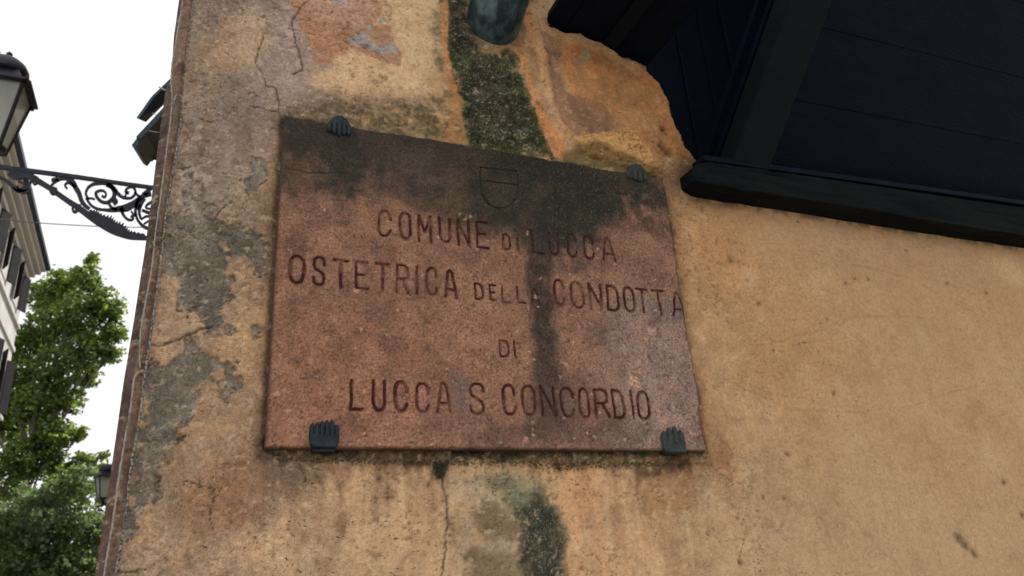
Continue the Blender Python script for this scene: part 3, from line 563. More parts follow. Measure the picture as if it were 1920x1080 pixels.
def build_tablet():
    st = .00155
    xs = np.arange(PX0, PX1 + st, st); zs = np.arange(PZ0, PZ1 + st, st); Z, X = np.meshgrid(zs, xs, indexing='ij'); nz, nx = X.shape
    wx = fbm(X, Z, .04, 6, 63, .62); wz = fbm(X, Z, .04, 6, 64, .62); big = fbm(X, Z, .35, 5, 65); mid = fbm(X, Z, .09, 5, 66); fin = fbm(X, Z, .016, 4, 67); gr = fbm(X, Z, .006, 2, 68)
    C = np.empty(X.shape + (3,)); C[:] = A(120, 88, 70); H = big * .002 + mid * .0012 + fin * .0007 + gr * .0006
    def mixc(mk, colr, k=1.0):
        mm = (np.clip(mk, 0, 1) * k)[..., None]; C[:] = C * (1 - mm) + np.asarray(colr) * mm
    def msk(poly, amp=.03, soft=.006, nz_=0):
        q = [w2(p[0], p[1], T) for p in poly]; d = sdf(q, X + wx * amp * 2, Z + wz * amp * 2) + fin * nz_
        return 1 - sstep(-soft, soft, d)
    U = (X - PX0) / (PX1 - PX0); V = (Z - PZ0) / (PZ1 - PZ0)
    mixc(np.clip(.5 + mid * 3, 0, 1), A(142, 108, 86), .5); mixc(np.clip(.4 + big * 3, 0, 1), A(144, 106, 78), .45)
    mixc(sstep(.55, 1.0, U + mid * .5) * (1 - sstep(.35, .75, V + mid * .4)), A(128, 108, 95), .6); mixc(sstep(.6, .95, U + mid * .4) * sstep(.4, .7, V), A(124, 92, 76), .6); mixc((1 - sstep(.0, .4, V + mid * .3)) * .9, A(124, 92, 80), .5)
    mixc(msk([(500, 600), (800, 620), (780, 840), (490, 840)], .08, .08), A(142, 96, 72), .45)
    mixc(msk([(1170, 560), (1320, 600), (1330, 850), (1150, 850)], .08, .08), A(140, 124, 112), .6)
    mixc(msk([(780, 560), (1000, 570), (960, 700), (800, 700)], .08, .08), A(138, 100, 74), .4)
    # dirt and moss at the head of the stone
    top = sstep(.80, .92, V + mid * .28 + fin * .1); mixc(top, A(40, 37, 29), .95); mixc(sstep(.58, .80, V + mid * .6 + big * .5) * (1 - .6 * sstep(.72, .92, U)), A(56, 47, 38), .85); mixc(sstep(.80, .93, V + mid * .25 + fin * .15), A(38, 37, 30), .9); mixc(sstep(.70, .88, V + mid * .3 + U * .06) * np.clip(.6 + fin * 5, 0, 1), A(42, 40, 30), .75); mottle = fbm(X, Z, .045, 5, 80, .7); mixc(np.clip(mottle * 5, 0, 1), A(150, 116, 92), .35); mixc(np.clip(-mottle * 5 - .1, 0, 1), A(84, 62, 50), .5)
    mixc(msk([(525, 205), (900, 250), (900, 380), (760, 372), (640, 345), (528, 325)], .05, .04), A(66, 54, 44), .6)
    mixc(msk([(540, 225), (640, 235), (700, 300), (600, 325), (535, 312)], .04, .03), A(52, 48, 36), .7)
    mixc(msk([(575, 290), (600, 275), (610, 310), (580, 325)], .03, .02), A(140, 104, 76), .5)
    mixc(msk([(700, 265), (895, 300), (890, 350), (760, 345)], .05, .04), A(80, 66, 56), .85); mixc(msk([(560, 290), (640, 270), (720, 330), (690, 380), (600, 330)], .05, .03) * np.clip(.5 + fin * 6, 0, 1), A(48, 48, 32), .7)
    mixc(msk([(800, 370), (885, 355), (890, 400), (850, 395)], .04, .03), A(66, 60, 42), .6)
    mossm = msk([(888, 262), (1180, 305), (1200, 335), (1150, 350), (1130, 410), (1108, 450), (1000, 470), (960, 428), (940, 405), (885, 395), (895, 330)], .045, .036, .03)
    mixc(mossm, A(42, 41, 29), .94); mixc(mossm * np.clip(fin * 5 + .2, 0, 1), A(34, 35, 27), .7); mixc(mossm * np.clip(-mid * 6 - .3, 0, 1), A(84, 68, 46), .5)
    mixc(msk([(905, 330), (970, 335), (960, 400), (915, 395)], .03, .02), A(82, 68, 46), .5)
    mixc(msk([(975, 400), (998, 400), (1000, 455), (978, 455)], .012, .01), A(96, 76, 52), .6)
    sk = msk([(980, 420), (1038, 420), (1034, 520), (1040, 620), (1044, 700), (1056, 800), (1006, 800), (1000, 700), (996, 560), (986, 480)], .016, .012, .03)
    skh = np.exp(-((X - w2(1012, 560, T)[0] - wx * .03) / .034) ** 2) * sstep(.12, .3, V) * (1 - sstep(.78, .9, V)); mixc(skh, A(66, 52, 42), .6); mixc(sk * np.clip(.95 + fin * 1.5, 0, 1) * (.6 + .4 * sstep(.10, .35, V)), A(44, 37, 30), .92)
    mixc(msk([(1000, 690), (1080, 700), (1090, 800), (990, 810)], .04, .03), A(66, 54, 45), .6)
    mixc(msk([(860, 780), (1200, 790), (1180, 835), (880, 835)], .06, .03), A(66, 53, 44), .6)
    mixc(msk([(845, 700), (885, 695), (884, 770), (850, 775)], .02, .012, .02), A(102, 92, 80), .7)
    mixc(msk([(1195, 560), (1290, 560), (1300, 610), (1240, 600)], .03, .02, .03), A(96, 92, 88), .6)
    mixc(msk([(695, 445), (710, 443), (712, 470), (700, 476)], .01, .008), A(82, 68, 56), .6)
    ho = msk([(1215, 680), (1262, 680), (1262, 715), (1220, 715)], .02, .01, .03); mixc(ho * np.clip(.5 + gr * 8, 0, 1), A(98, 98, 92), .8)
    # pebbles of the aggregate: pale and dark
    prng = np.random.default_rng(5)
    spots = [(1222, 622, 11, (176, 148, 124)), (1210, 636, 8, (168, 132, 108)), (1190, 718, 13, (176, 140, 118)), (984, 824, 7, (164, 124, 108)), (520, 742, 6, (160, 118, 94)), (1216, 671, 6, (60, 56, 54)), (1062, 684, 9, (160, 120, 96)), (1162, 628, 6, (150, 116, 96)), (546, 473, 5, (168, 132, 112)), (1255, 700, 9, (120, 108, 98))]
    for i in range(230):
        u = prng.random() ** .55; v = prng.random() ** 1.3; q = (PX0 + u * (PX1 - PX0), PZ0 + v * (PZ1 - PZ0) * .75)
        b = prng.random(); colr = (168, 134, 112) if b < .5 else ((148, 128, 116) if b < .75 else (72, 62, 56)); spots.append((q[0], q[1], prng.uniform(1.2, 4.6), colr, 1))
    for s in spots:
        q = w2(s[0], s[1], T) if len(s) == 4 else (s[0], s[1]); r_ = s[2] * .00125
        i0, i1 = np.searchsorted(zs, [q[1] - r_ * 2.2, q[1] + r_ * 2.2]); j0, j1 = np.searchsorted(xs, [q[0] - r_ * 2.2, q[0] + r_ * 2.2])
        if i1 <= i0 or j1 <= j0: continue
        sl = (slice(i0, i1), slice(j0, j1)); dx = X[sl] - q[0] + wx[sl] * .022; dz = Z[sl] - q[1] + wz[sl] * .022; a = prng.random() * 3
        d = np.hypot(dx * math.cos(a) + dz * math.sin(a), (dz * math.cos(a) - dx * math.sin(a)) * prng.uniform(1.1, 1.7))
        k = 1 - sstep(r_ * .75, r_ * 1.05, d); C[sl] = C[sl] * (1 - k[..., None] * .75) + A(*s[3]) * k[..., None] * .75; H[sl] += k * .0006
    # scratches and the hairline crack at the left
    for p, wd in [([(533, 314), (560, 320), (582, 325), (640, 322)], .0018), ([(1140, 400), (1146, 392), (1150, 385)], .0012), ([(1146, 392), (1142, 410), (1146, 418)], .0014), ([(1235, 415), (1262, 440), (1275, 480)], .0014), ([(1278, 560), (1296, 600)], .003)]:
        d = seg([w2(t[0], t[1], T) for t in p], X + wx * .02 + fin * .004, Z + wz * .02); k = 1 - sstep(wd * .4, wd * 1.2, d); mixc(k, A(40, 32, 26), .75); H -= k * .001
    # engraved shield
    sh = [[(901, 313), (969, 321)], [(903, 339), (971, 347)], [(901, 313), (903, 362), (910, 378), (922, 388), (938, 391), (956, 386), (968, 372), (972, 352), (969, 321)], [(906, 366), (915, 380), (928, 389), (936, 390)]]
    for i, p in enumerate(sh):
        d = seg([w2(t[0], t[1], T) for t in p], X + wx * .004, Z + wz * .004); k = 1 - sstep(.0008, .0022, d); mixc(k, A(12, 11, 9), .6 if i == 2 else .95); H -= k * .0022
    # lettering: rounded V-cut, red paint worn unevenly
    red = A(66, 22, 20)
    for ri, row in enumerate(ROWS):
        for ch, x0, x1, y0, y1 in row:
            ym = (y0 + y1) / 2; a = w2(x0, ym, T); b = w2(x1, ym, T); zt_ = w2((x0 + x1) / 2, y0, T)[1]; zb_ = w2((x0 + x1) / 2, y1, T)[1]
            small = (y1 - y0) < 36; sw = (.0026 if small else .0034) * prng.uniform(.88, 1.1)
            sx = a[0] + sw * .5; ex = b[0] - sw * .5; sz = zb_ + sw * .6; ez = zt_ - sw * .6
            j0, j1 = np.searchsorted(xs, [a[0] - .012, b[0] + .012]); i0, i1 = np.searchsorted(zs, [zb_ - .012, zt_ + .012]); sl = (slice(i0, i1), slice(j0, j1))
            d = np.full(X[sl].shape, 1.)
            for stn in glyph(ch):
                q = [(sx + u * (ex - sx), sz + v * (ez - sz)) for u, v in stn]; d = np.minimum(d, seg(q, X[sl] + wx[sl] * .007, Z[sl] + wz[sl] * .007))
            d = d + fin[sl] * .0014; k = 1 - sstep(sw * .78, sw * 1.12, d)
            dirt = np.clip(mossm[sl] + sk[sl] * .8, 0, 1)
            worn = np.clip(.92 - prng.random() * .12 + mid[sl] * 1.6 + fin[sl] * 2.2, .42, 1)
            edge = (1 - sstep(sw * 1.0, sw * 2.0, d)) * (1 - k)
            C[sl] = C[sl] * (1 - edge[..., None] * .22) + A(90, 50, 40) * edge[..., None] * .22
            cc = red[None, None] * (1 - dirt[..., None] * .55) + A(40, 32, 24) * dirt[..., None] * .5
            kk = (k * worn)[..., None]; C[sl] = C[sl] * (1 - kk) + cc * kk
            H[sl] -= (1 - sstep(0, sw * 1.1, d)) * .0045
    # chipped rims: rounded and a little ragged at the right
    du = X - PX0; dv = PX1 - X; dz0 = Z - PZ0; dz1 = PZ1 - Z
    de = np.minimum(np.minimum(du, dv - np.clip(fbm(Z, Z * 0 + .3, .05, 5, 71) * .014 + .001, 0, 1)), np.minimum(dz0, dz1)) + fin * .003
    H -= np.clip(1 - de / .005, 0, 1) ** 2 * .004
    mixc(np.clip(1 - de / .006, 0, 1), A(70, 56, 44), .55)
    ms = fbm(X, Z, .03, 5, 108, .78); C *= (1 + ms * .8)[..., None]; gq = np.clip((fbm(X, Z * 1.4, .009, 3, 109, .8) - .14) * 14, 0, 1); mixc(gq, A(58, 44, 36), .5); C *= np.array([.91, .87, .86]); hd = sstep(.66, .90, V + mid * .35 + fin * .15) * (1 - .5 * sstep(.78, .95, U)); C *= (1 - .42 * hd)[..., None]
    Y = -(T + H)
    xr = X.copy(); rg = np.clip(fbm(Z, Z * 0 + .3, .05, 5, 71) * .014 + .001, 0, 1); xr -= rg * sstep(.97, 1, U); xr += fbm(Z, Z * 0, .03, 4, 72) * .0025 * (1 - sstep(0, .03, U))
    zr = Z + fbm(X, X * 0, .04, 4, 73) * .003 * (1 - sstep(0, .03, V)) + fbm(X, X * 0, .05, 5, 74, .7) * .016 * sstep(.96, 1, V)
    co = np.stack([xr, Y, zr], -1).reshape(-1, 3); idx = np.arange(nz * nx).reshape(nz, nx)
    Q = np.stack([idx[:-1, :-1], idx[:-1, 1:], idx[1:, 1:], idx[1:, :-1]], -1).reshape(-1, 4)
    col = np.concatenate([np.clip(C, .006, .8), np.ones(X.shape + (1,))], -1).reshape(-1, 4)
    fib = np.clip(.35 + sstep(.5, 1, U) * .4 + mossm * .1 - V * .1, 0, 1); fib = fib * np.ones_like(X)
    wear = np.stack([fib * .7, np.clip(.35 + mid * 2 + .2 * U, 0, 1), np.full_like(X, 1.1), np.ones_like(X)], -1).reshape(-1, 4)
    # sides running back to the wall
    ring = np.concatenate([idx[0, :], idx[1:, -1], idx[-1, -2::-1], idx[-2:0:-1, 0]]); n0 = len(co)
    bk = co[ring].copy(); bk[:, 1] = .012; co = np.concatenate([co, bk]); sidec = np.tile(np.append(A(64, 52, 42), 1), (len(ring), 1)); col = np.concatenate([col, sidec]); wear = np.concatenate([wear, wear[ring]])
    col[ring, :3] = col[ring, :3] * .6 + A(64, 52, 42) * .4
    r2 = np.roll(ring, -1); b1 = n0 + np.arange(len(ring)); b2 = np.roll(b1, -1); Q = np.concatenate([Q, np.stack([ring, b1, b2, r2], -1)])
    return co, Q, col, wear
tab = grid_mesh('stone_plaque', *build_tablet(), None, M_stone)
tag(tab, 'reddish stone plaque with red engraved lettering, moss stained along its top edge', 'plaque')

# ------------------------------------------------------------------ bronze claw clips
def clip(px0, px1, ytip, ybase, updir, label, mt, nf=5):
    """palm-like clip: rounded plate on the stone edge, fingers over its face"""
    a = w2(px0, (ytip + ybase) / 2, T); b = w2(px1, (ytip + ybase) / 2, T); xm = (a[0] + b[0]) / 2; hw = (b[0] - a[0]) / 2
    zt_ = w2((px0 + px1) / 2, ytip, T)[1]; zb_ = w2((px0 + px1) / 2, ybase, T)[1]; L = zt_ - zb_   # signed: tip minus base
    root = empty('plaque_clip', (xm, -T, zb_), label, 'clip', 'bronze claw clips holding the plaque')
    NX, NZ = 40, 24; vs = []; fs = []
    def prof(u, v):                             # u -1..1 across, v 0 base .. 1 tip
        return
    jit = [random.uniform(-.07, .07) for _ in range(nf)]
    for i in range(NZ + 1):
        v = i / NZ
        for j in range(NX + 1):
            u = -1 + 2 * j / NX; f = (u + 1) / 2 * nf; fi = min(int(f), nf - 1); fr = f - fi
            arch = (1 - (2 * fr - 1) ** 2)
            tip = (.66 + .34 * math.sqrt(max(arch, 0)) if updir > 0 else .80 + .20 * math.sqrt(max(arch, 0))) * (1 - .18 * u * u) + jit[fi] * arch
            vv = v * tip; half = 1.0 if vv > .35 else (.80 + .20 * math.sin(vv / .35 * math.pi / 2))
            if updir < 0: half = math.sqrt(max(.1, 1 - (1 - min(1, vv * 1.6)) ** 2))
            groove = (1 - arch) ** 1.5 * sstep(.30, .55, vv)
            h = .0075 * math.sqrt(max(0, 1 - (abs(u) ** 3))) * (1 - .45 * vv) * (1 - 1.15 * groove) + .0025 * math.sin(vv * 3.1)
            if v >= .999: h = -.001
            if j in (0, NX) or i == 0: h = -.001
            bend = math.sin(max(0, .25 - vv) * 4) * .004
            vs.append((xm + u * hw * half * (1 - .10 * max(0, vv - .75)), -T - .0015 - h - bend, zb_ + vv * L))
    for i in range(NZ):
        for j in range(NX):
            q = (i * (NX + 1) + j, i * (NX + 1) + j + 1, (i + 1) * (NX + 1) + j + 1, (i + 1) * (NX + 1) + j)
            fs.append(q)
    o = mesh('claw', vs, fs, root, mt, True); fix(o)
    # shank folding round the rim of the stone into the wall
    s = 1 if updir > 0 else -1; zr = PZ0 if s > 0 else PZ1
    box('shank', (xm, -T / 2 + .002, zr - s * .004), (hw * .72, 0, 0), (0, T / 2 + .004, 0), (0, 0, .003), root, mt, .001)
    return root
clip(612, 659, 257, 221, -1, 'rounded blue-black bronze clip near the top left corner of the stone plaque', M_clipt)
clip(1174, 1212, 342, 311, -1, 'dull green bronze clip near the top right corner of the stone plaque', M_clipg, 4)
clip(579, 636, 786, 842, 1, 'blue-black bronze claw clip near the bottom left corner of the stone plaque', M_clip, 6)
clip(1239, 1283, 802, 851, 1, 'green-black bronze claw clip near the bottom right corner of the stone plaque', M_clipg, 4)

# ------------------------------------------------------------------ moss tufts below the pipe and under the tablet
def tufts(name, polys, n, label, mt, sz=(.003, .007), out=.006):
    vs = []; fs = []
    for poly, k in polys:
        q = [w2(*p) for p in poly]; xs = [p[0] for p in q]; zs = [p[1] for p in q]; c = int(n * k); got = 0
        while got < c:
            X = np.array([random.uniform(min(xs), max(xs))]); Z = np.array([random.uniform(min(zs), max(zs))])
            if sdf(q, X, Z)[0] > 0: continue
            got += 1; p = Vector((X[0], .003, Z[0])); a = random.uniform(0, 6.28); L_ = random.uniform(*sz)
            d = Vector((math.cos(a) * L_, -random.uniform(.3, 1) * out, math.sin(a) * L_)); s = Vector((-math.sin(a), random.uniform(-.5, .5), math.cos(a))) * L_ * .16
            b = len(vs); vs += [p - s + Vector((0, -.004, 0)), p + s + Vector((0, -.004, 0)), p + d + Vector((0, -.006, 0))]; fs.append((b, b + 1, b + 2))
    o = mesh(name, vs, fs, None, mt); o['kind'] = 'stuff'; o['label'] = label; o['category'] = 'moss'; return o
M_moss = leafmat('dry_moss', (.030, .036, .016), (.20, .19, .11), (1, 1, 1))
tufts('pipe_moss', [([(842, 5), (868, 5), (884, 70), (915, 110), (962, 108), (980, 150), (996, 206), (1028, 262), (1036, 290), (950, 282), (876, 262), (868, 230), (864, 190), (850, 150), (840, 100)], 1.0)], 4200, 'dark green moss growing down the wall below the copper pipe', M_moss)
tufts('ledge_moss', [([(505, 858), (1310, 868), (1300, 872), (1200, 874), (1050, 882), (980, 876), (840, 872), (700, 870), (505, 864)], .8), ([(810, 868), (840, 868), (834, 890), (824, 900), (816, 890)], .2)], 1500, 'thin fringe of green-black moss under the bottom edge of the plaque', M_moss, (.003, .007), .005)

# ------------------------------------------------------------------ cords down the corner
def cord(name, pts, r, label, mt, off=.008):
    P = smooth_pts([Vector(W(x, y, off)) for x, y in pts], 8)
    P = [Vector(p) + Vector((random.uniform(-1, 1) * r * .35, 0, 0)) for p in P]
    R = [r * random.uniform(.72, 1.2) for _ in P]; vs, fs = tube_vf(P, R, 7); o = mesh(name, vs, fs, None, mt, True); fix(o); return tag(o, label, 'cable')
cord('painted_cable', [(346, -25), (343, 0), (338, 30), (332, 65), (325, 105), (321, 139), (321, 165), (323, 185), (319, 231), (313, 278), (307, 324), (301, 370), (294, 417), (289, 463), (285, 500), (275, 554), (266, 607), (262, 650), (262, 690)], .00135, 'thin pale cord running down the wall corner nearest the sky, upper length', M_cordclean)
cord('painted_cable', [(270, 694), (262, 698), (253, 708), (249, 730), (246, 758), (235, 822), (226, 876), (218, 930), (211, 983), (202, 1037), (194, 1085), (188, 1120)], .0015, 'thin pale cord bending outwards at the corner, lower length', M_cordclean)
cord('painted_cable', [(366, -25), (363, 0), (358, 46), (352, 90), (347, 125)], .0014, 'short flaking white cord at the top of the wall corner', M_cord)
cord('painted_cable', [(341, 211), (338, 240), (332, 278), (324, 324), (316, 370), (310, 417), (305, 463), (300, 500), (293, 554), (286, 607), (278, 661), (270, 715), (265, 768), (255, 822), (246, 876), (240, 930), (233, 983), (224, 1037), (216, 1085), (211, 1120)], .0021, 'flaking white cord running down the wall beside the grey patches', M_cord)
o = tube('cable_hook', [W(331, 178, .011), W(327, 186, .012), W(323, 190, .012), W(329, 186, .013)], .0014, None, M_cordclean, 6); tag(o, 'tiny pale hook tying the corner cord', 'hook')

# ------------------------------------------------------------------ copper downpipe elbow entering the wall
pr = empty('downpipe', W(922, 40), 'aged blue-green copper downpipe bending into the wall above the moss streak', 'downpipe')
ex_, ez_ = w2(924, 42); R_ = .071
path = [(ex_, .06, ez_ - .012), (ex_, .0, ez_ + .0), (ex_ + .002, -.030, ez_ + .02), (ex_ + .006, -.055, ez_ + .055), (ex_ + .010, -.068, ez_ + .10), (ex_ + .012, -.072, ez_ + .16)]
tube('elbow', smooth_pts(path, 6), R_, pr, M_copper, 36)
j0 = Vector((ex_ + .001, -.022, ez_ + .012)); jt = tube('weld_ring', [Vector((ex_ + .004, -.045, ez_ + .036)), Vector((ex_ + .005, -.050, ez_ + .046))], R_ * 1.03, pr, M_copper, 36)
a = Vector(path[-1]); tube('pipe', [a - Vector((0, 0, .01)), a + Vector((0, 0, 2.4))], R_ * 1.02, pr, M_copper, 36)
tube('joint_ring', [a - Vector((0, .0, .035)), a - Vector((0, .0, .018))], R_ * 1.05, pr, M_copper, 36)
sm = [Vector(p) + Vector((.034, -.057 if i > 1 else -.04, -.012)) for i, p in enumerate(path[2:])]
tube('seam', smooth_pts(sm, 5), .0022, pr, M_copper, 6)

# ------------------------------------------------------------------ timber canopy, top right
tcn = empty('timber_canopy', W(1305, 330), 'dark green-black timber canopy with a long wall beam at the upper right of the plaque', 'canopy')
# wall beam
b0 = Vector(W(1300, 371)); b1 = Vector(W(1920, 466)); d = (b1 - b0).normalized(); b1 = b0 + d * 3.2; PB = .075
f0 = at(1306, 299, -PB); f1 = at(1920, 388, -PB); e = (f1 - f0).normalized()
rings = []
for k, (s, sh) in enumerate([(-.036, .52), (-.026, .76), (-.010, .93), (.006, 1), (.03, 1)] + [(.06 + .045 * q, 1) for q in range(60)]):
    lo = b0 + d * s; hi = Vector((lo.x, 0, (f0 + e * s * 1.0).z)); mid_ = (lo.z + hi.z) / 2; hh = (hi.z - lo.z) / 2 * sh; pb = PB * (.55 + .45 * sh) + random.uniform(-.0012, .0012); mid_ += random.uniform(-.0012, .0012)
    rings.append([Vector((lo.x, y, mid_ + q * hh)) for y, q in ((.03, -1), (-pb * .5, -1), (-pb * .985, -1), (-pb, -.94), (-pb, .2), (-pb, .96), (-pb * .97, 1), (.03, 1))])
vs, fs = loft(rings); o = mesh('beam', vs, fs, tcn, M_timberX, False); fix(o); 
# batten on top of the beam
t0 = at(1318, 300, -PB + .004); t1 = at(1920, 384, -PB + .004)
dd = (t1 - t0).normalized(); bar('batten', t0 + Vector((0, .02, .006)), t0 + dd * 2.4 + Vector((0, .02, .006)), .05, .016, tcn, M_timber, bw=.002)
# upright boards recessed behind the broken plaster
xb = w2(1030, 0)[0] - .02
while xb < w2(1500, 100)[0] + .15:
    wd = random.uniform(.085, .105); jy = random.uniform(0, .012)
    box('upright_board', (xb + wd / 2, .058 + jy, 3.05), (wd / 2 - .0025, 0, 0), (0, .012, 0), (0, 0, .78), tcn, M_timber, .003); xb += wd
# inclined boarding that rises outwards from the beam
def img(p):
    v = np.array([p[0], p[1] + D, p[2] - CAMZ]); c = v[0] * RT + v[1] * FW + v[2] * UP; return np.array([960 + F * c[0] / c[2], 540 + F * c[1] / c[2]])
P0 = Vector(at(1345, 300, -.02)); best = None
for k in np.linspace(-.5, 4, 91):
    q = img(P0 + Vector((0, -.05, .05 * k))) - img(P0); s = q[0] / -q[1]
    if best is None or abs(s - .34) < best[0]: best = (abs(s - .34), k)
dirp = Vector((0, -1, best[1])).normalized(); nrm = Vector((0, dirp.z, -dirp.y)); nrm = -nrm if nrm.y > 0 else nrm
bw_ = .19
for i in range(9):
    s0 = i * bw_; c = Vector((P0.x + 1.6, -.02, P0.z)) + dirp * (s0 + bw_ / 2); zsh = (e.z / max(e.x, .001))
    ax = Vector((1.6, 0, 1.6 * zsh))
    box('sloping_board', c + Vector((0, 0, ax.z)) - nrm * (.012 + random.uniform(0, .003)), ax, dirp * (bw_ / 2 - .0004), nrm * .009, tcn, M_timber, .001)
bc = Vector((P0.x + 1.6, -.02, P0.z + 1.6 * e.z / e.x)) + dirp * .84 - nrm * .034
box('light_stop_panel', bc, Vector((1.62, 0, 1.62 * e.z / e.x)), dirp * .86, nrm * .008, tcn, M_timber)  # unseen panel added behind the boards to stop sunlight leaking through
pa = P0 + Vector((.0, 0, -.03)); pbk = P0 + dirp * 1.7
wbr = (at(1410, 300, -.02) - P0).x
cbr = P0 + Vector((wbr / 2, 0, 0)) + dirp * .80 + nrm * .035
box('brace', cbr, (wbr / 2, 0, 0), dirp * .86, nrm * .03, tcn, M_brace, .004)
# level soffit of the eaves, above the upright boards
sp = [W(x, y, .0) for x, y in [(1024, 40), (1062, 56), (1135, 78), (1215, 126), (1262, 200)]]
for i in range(len(sp) - 1):
    a = Vector(sp[i]); b = Vector(sp[i + 1]); dd = (b - a); nn = Vector((-dd.z, 0, dd.x)).normalized()
    if i == 3: continue
    L_ = dd.length; c = (a + b) / 2 + nn * .022
    box('soffit_board', c + Vector((0, -.46 + .05, 0)), dd.normalized() * (L_ / 2 - .0015), (0, .50, 0), nn * .014, tcn, M_timber, .003)
a = Vector(sp[2]); b = Vector(sp[3]); box('soffit_batten', a.lerp(b, .12) + Vector((0, -.45, .008)), (.016, 0, -.01), (0, .5, 0), (.002, 0, .012), tcn, M_brace, .002)
# upper deck that closes the canopy against the sky
box('roof_deck', (w2(1200, 60)[0] + 1.6, -.35, 3.98), (1.9, 0, 0), (0, .75, 0), (0, 0, .03), tcn, M_timber, .004)

# ================================================================== SIDE STREET (left of the corner)
# ------------------------------------------------------------------ propped louvred shutters on the side wall
def slab(name, quad, th, parent, mt, bw=0):
    q = [Vector(p) for p in quad]; n = (q[1] - q[0]).cross(q[3] - q[0]).normalized() * th
    vs = q + [p + n for p in q]; fs = [(0, 1, 2, 3), (7, 6, 5, 4)] + [(i, (i + 1) % 4, (i + 1) % 4 + 4, i + 4) for i in range(4)]
    o = mesh(name, vs, fs, parent, mt); fix(o)
    if bw: bevel(o, bw)
    return o
YS = 2.9
s1 = empty('propped_shutter', at(300, 190, YS), 'upper blue-green shutter flap propped out from the side wall, folded at its middle', 'shutter', 'propped shutters on the side wall')
slab('upper_leaf', [at(336, 130, YS), at(283, 181, YS), at(302, 193, YS + .15), at(350, 150, YS + .15)], .02, s1, M_shut, .004)
slab('lower_leaf', [at(283, 181, YS), at(255, 221, YS), at(268, 227, YS + .15), at(303, 193, YS + .15)], .02, s1, M_shut, .004)
tube('stay_rod', [at(298, 163, YS - .03), at(322, 176, YS - .03)], .005, s1, M_rod, 6)
s2 = empty('propped_shutter', at(290, 260, YS), 'lower blue-green louvred shutter with a wide slatted underside, propped out from the side wall', 'shutter', 'propped shutters on the side wall')
A0, A1, A2, A3 = at(340, 176, YS), at(260, 262, YS), at(281, 298, YS + .32), at(360, 212, YS + .32)
fr = (A1 - A0).normalized(); ac = (A3 - A0).normalized(); n_ = fr.cross(ac).normalized()
LL = (A1 - A0).length; WW = (A3 - A0).length
def rail(nm, p, q, wd): return bar(nm, p, q, wd, .030, s2, M_shut, up=tuple(n_), bw=.003)
rail('stile', A0, A1, .045); rail('stile', A3, A3 + (A2 - A3), .045); rail('bottom_rail', A1, A2, .10); rail('middle_rail', A0.lerp(A1, .45), A3.lerp(A2, .45), .05)
for i in range(16):
    t = .03 + i / 16 * .92; p = A0.lerp(A1, t); q = A3.lerp(A2, t); bar('slat', p, q, .042, .008, s2, M_shut, up=tuple((n_ + fr * .8).normalized()))
slab('end_board', [A1, A2, A2 + Vector((.012, .03, -.004)) + at(292, 302, YS + .3) - at(277, 304, YS + .3), A2 + (at(292, 250, YS + .3) - at(277, 304, YS + .3))], .012, s2, M_shut)
for u_, v_ in (((285, 212), (322, 224)), ((272, 244), (318, 252))): tube('stay_rod', [at(*u_, YS - .02), at(*v_, YS - .02)], .0022, s2, M_rod, 6)

# ------------------------------------------------------------------ ornate iron bracket with lantern
YB = 5.6
br_ = empty('lamp_bracket', at(285, 400, YB), 'ornate black wrought iron scroll bracket projecting from the corner to carry the lantern', 'bracket')
def ribbon_vf(pts, wds, depth=.016, Y=YB, k=6, jag=0):
    P = smooth_pts([(x, y) for x, y in pts], k); n = len(P); ws = np.interp(np.linspace(0, 1, n), np.linspace(0, 1, len(wds)), wds)
    L_, R__ = [], []
    for i, p in enumerate(P):
        d = P[min(i + 1, n - 1)] - P[max(i - 1, 0)]; d = d / (np.linalg.norm(d) + 1e-9); nn = np.array([-d[1], d[0]]) * ws[i] / 2
        L_.append(p + nn); R__.append(p - nn * (1 + (jag * (i % 2 * 2 - .6) if jag else 0)))
    rings = []
    for a, b in zip(L_, R__):
        A_, B_ = at(*a, Y), at(*b, Y); rings.append([A_ + Vector((0, -depth / 2, 0)), B_ + Vector((0, -depth / 2, 0)), B_ + Vector((0, depth / 2, 0)), A_ + Vector((0, depth / 2, 0))])
    return loft(rings)
def rib(name, curves, mt=M_iron):
    vs, fs = join_vf([ribbon_vf(*c) for c in curves]); o = mesh(name, vs, fs, br_, mt); fix(o); return o
rib('top_bar', [([(-90, 296), (0, 313), (60, 321), (150, 333), (220, 343), (300, 354)], [6, 7, 7, 6, 6], .03)])
rib('brace_arm', [([(18, 322), (30, 328), (55, 330), (72, 340), (92, 352), (120, 372), (150, 392), (180, 414), (210, 432), (240, 443), (262, 446), (300, 447)], [16, 17, 11, 10, 9, 9, 11, 12, 12, 10, 8, 7], .024)])
rib('boss', [([(92, 352), (100, 358), (108, 356)], [6, 16, 7], .034)])
rib('leaf_crest', [([(168, 395), (178, 402), (190, 408), (203, 416), (214, 422), (226, 428), (238, 436), (252, 440), (272, 441)], [3, 12, 9, 17, 12, 15, 9, 8, 3], .018, YB, 5, .45)])
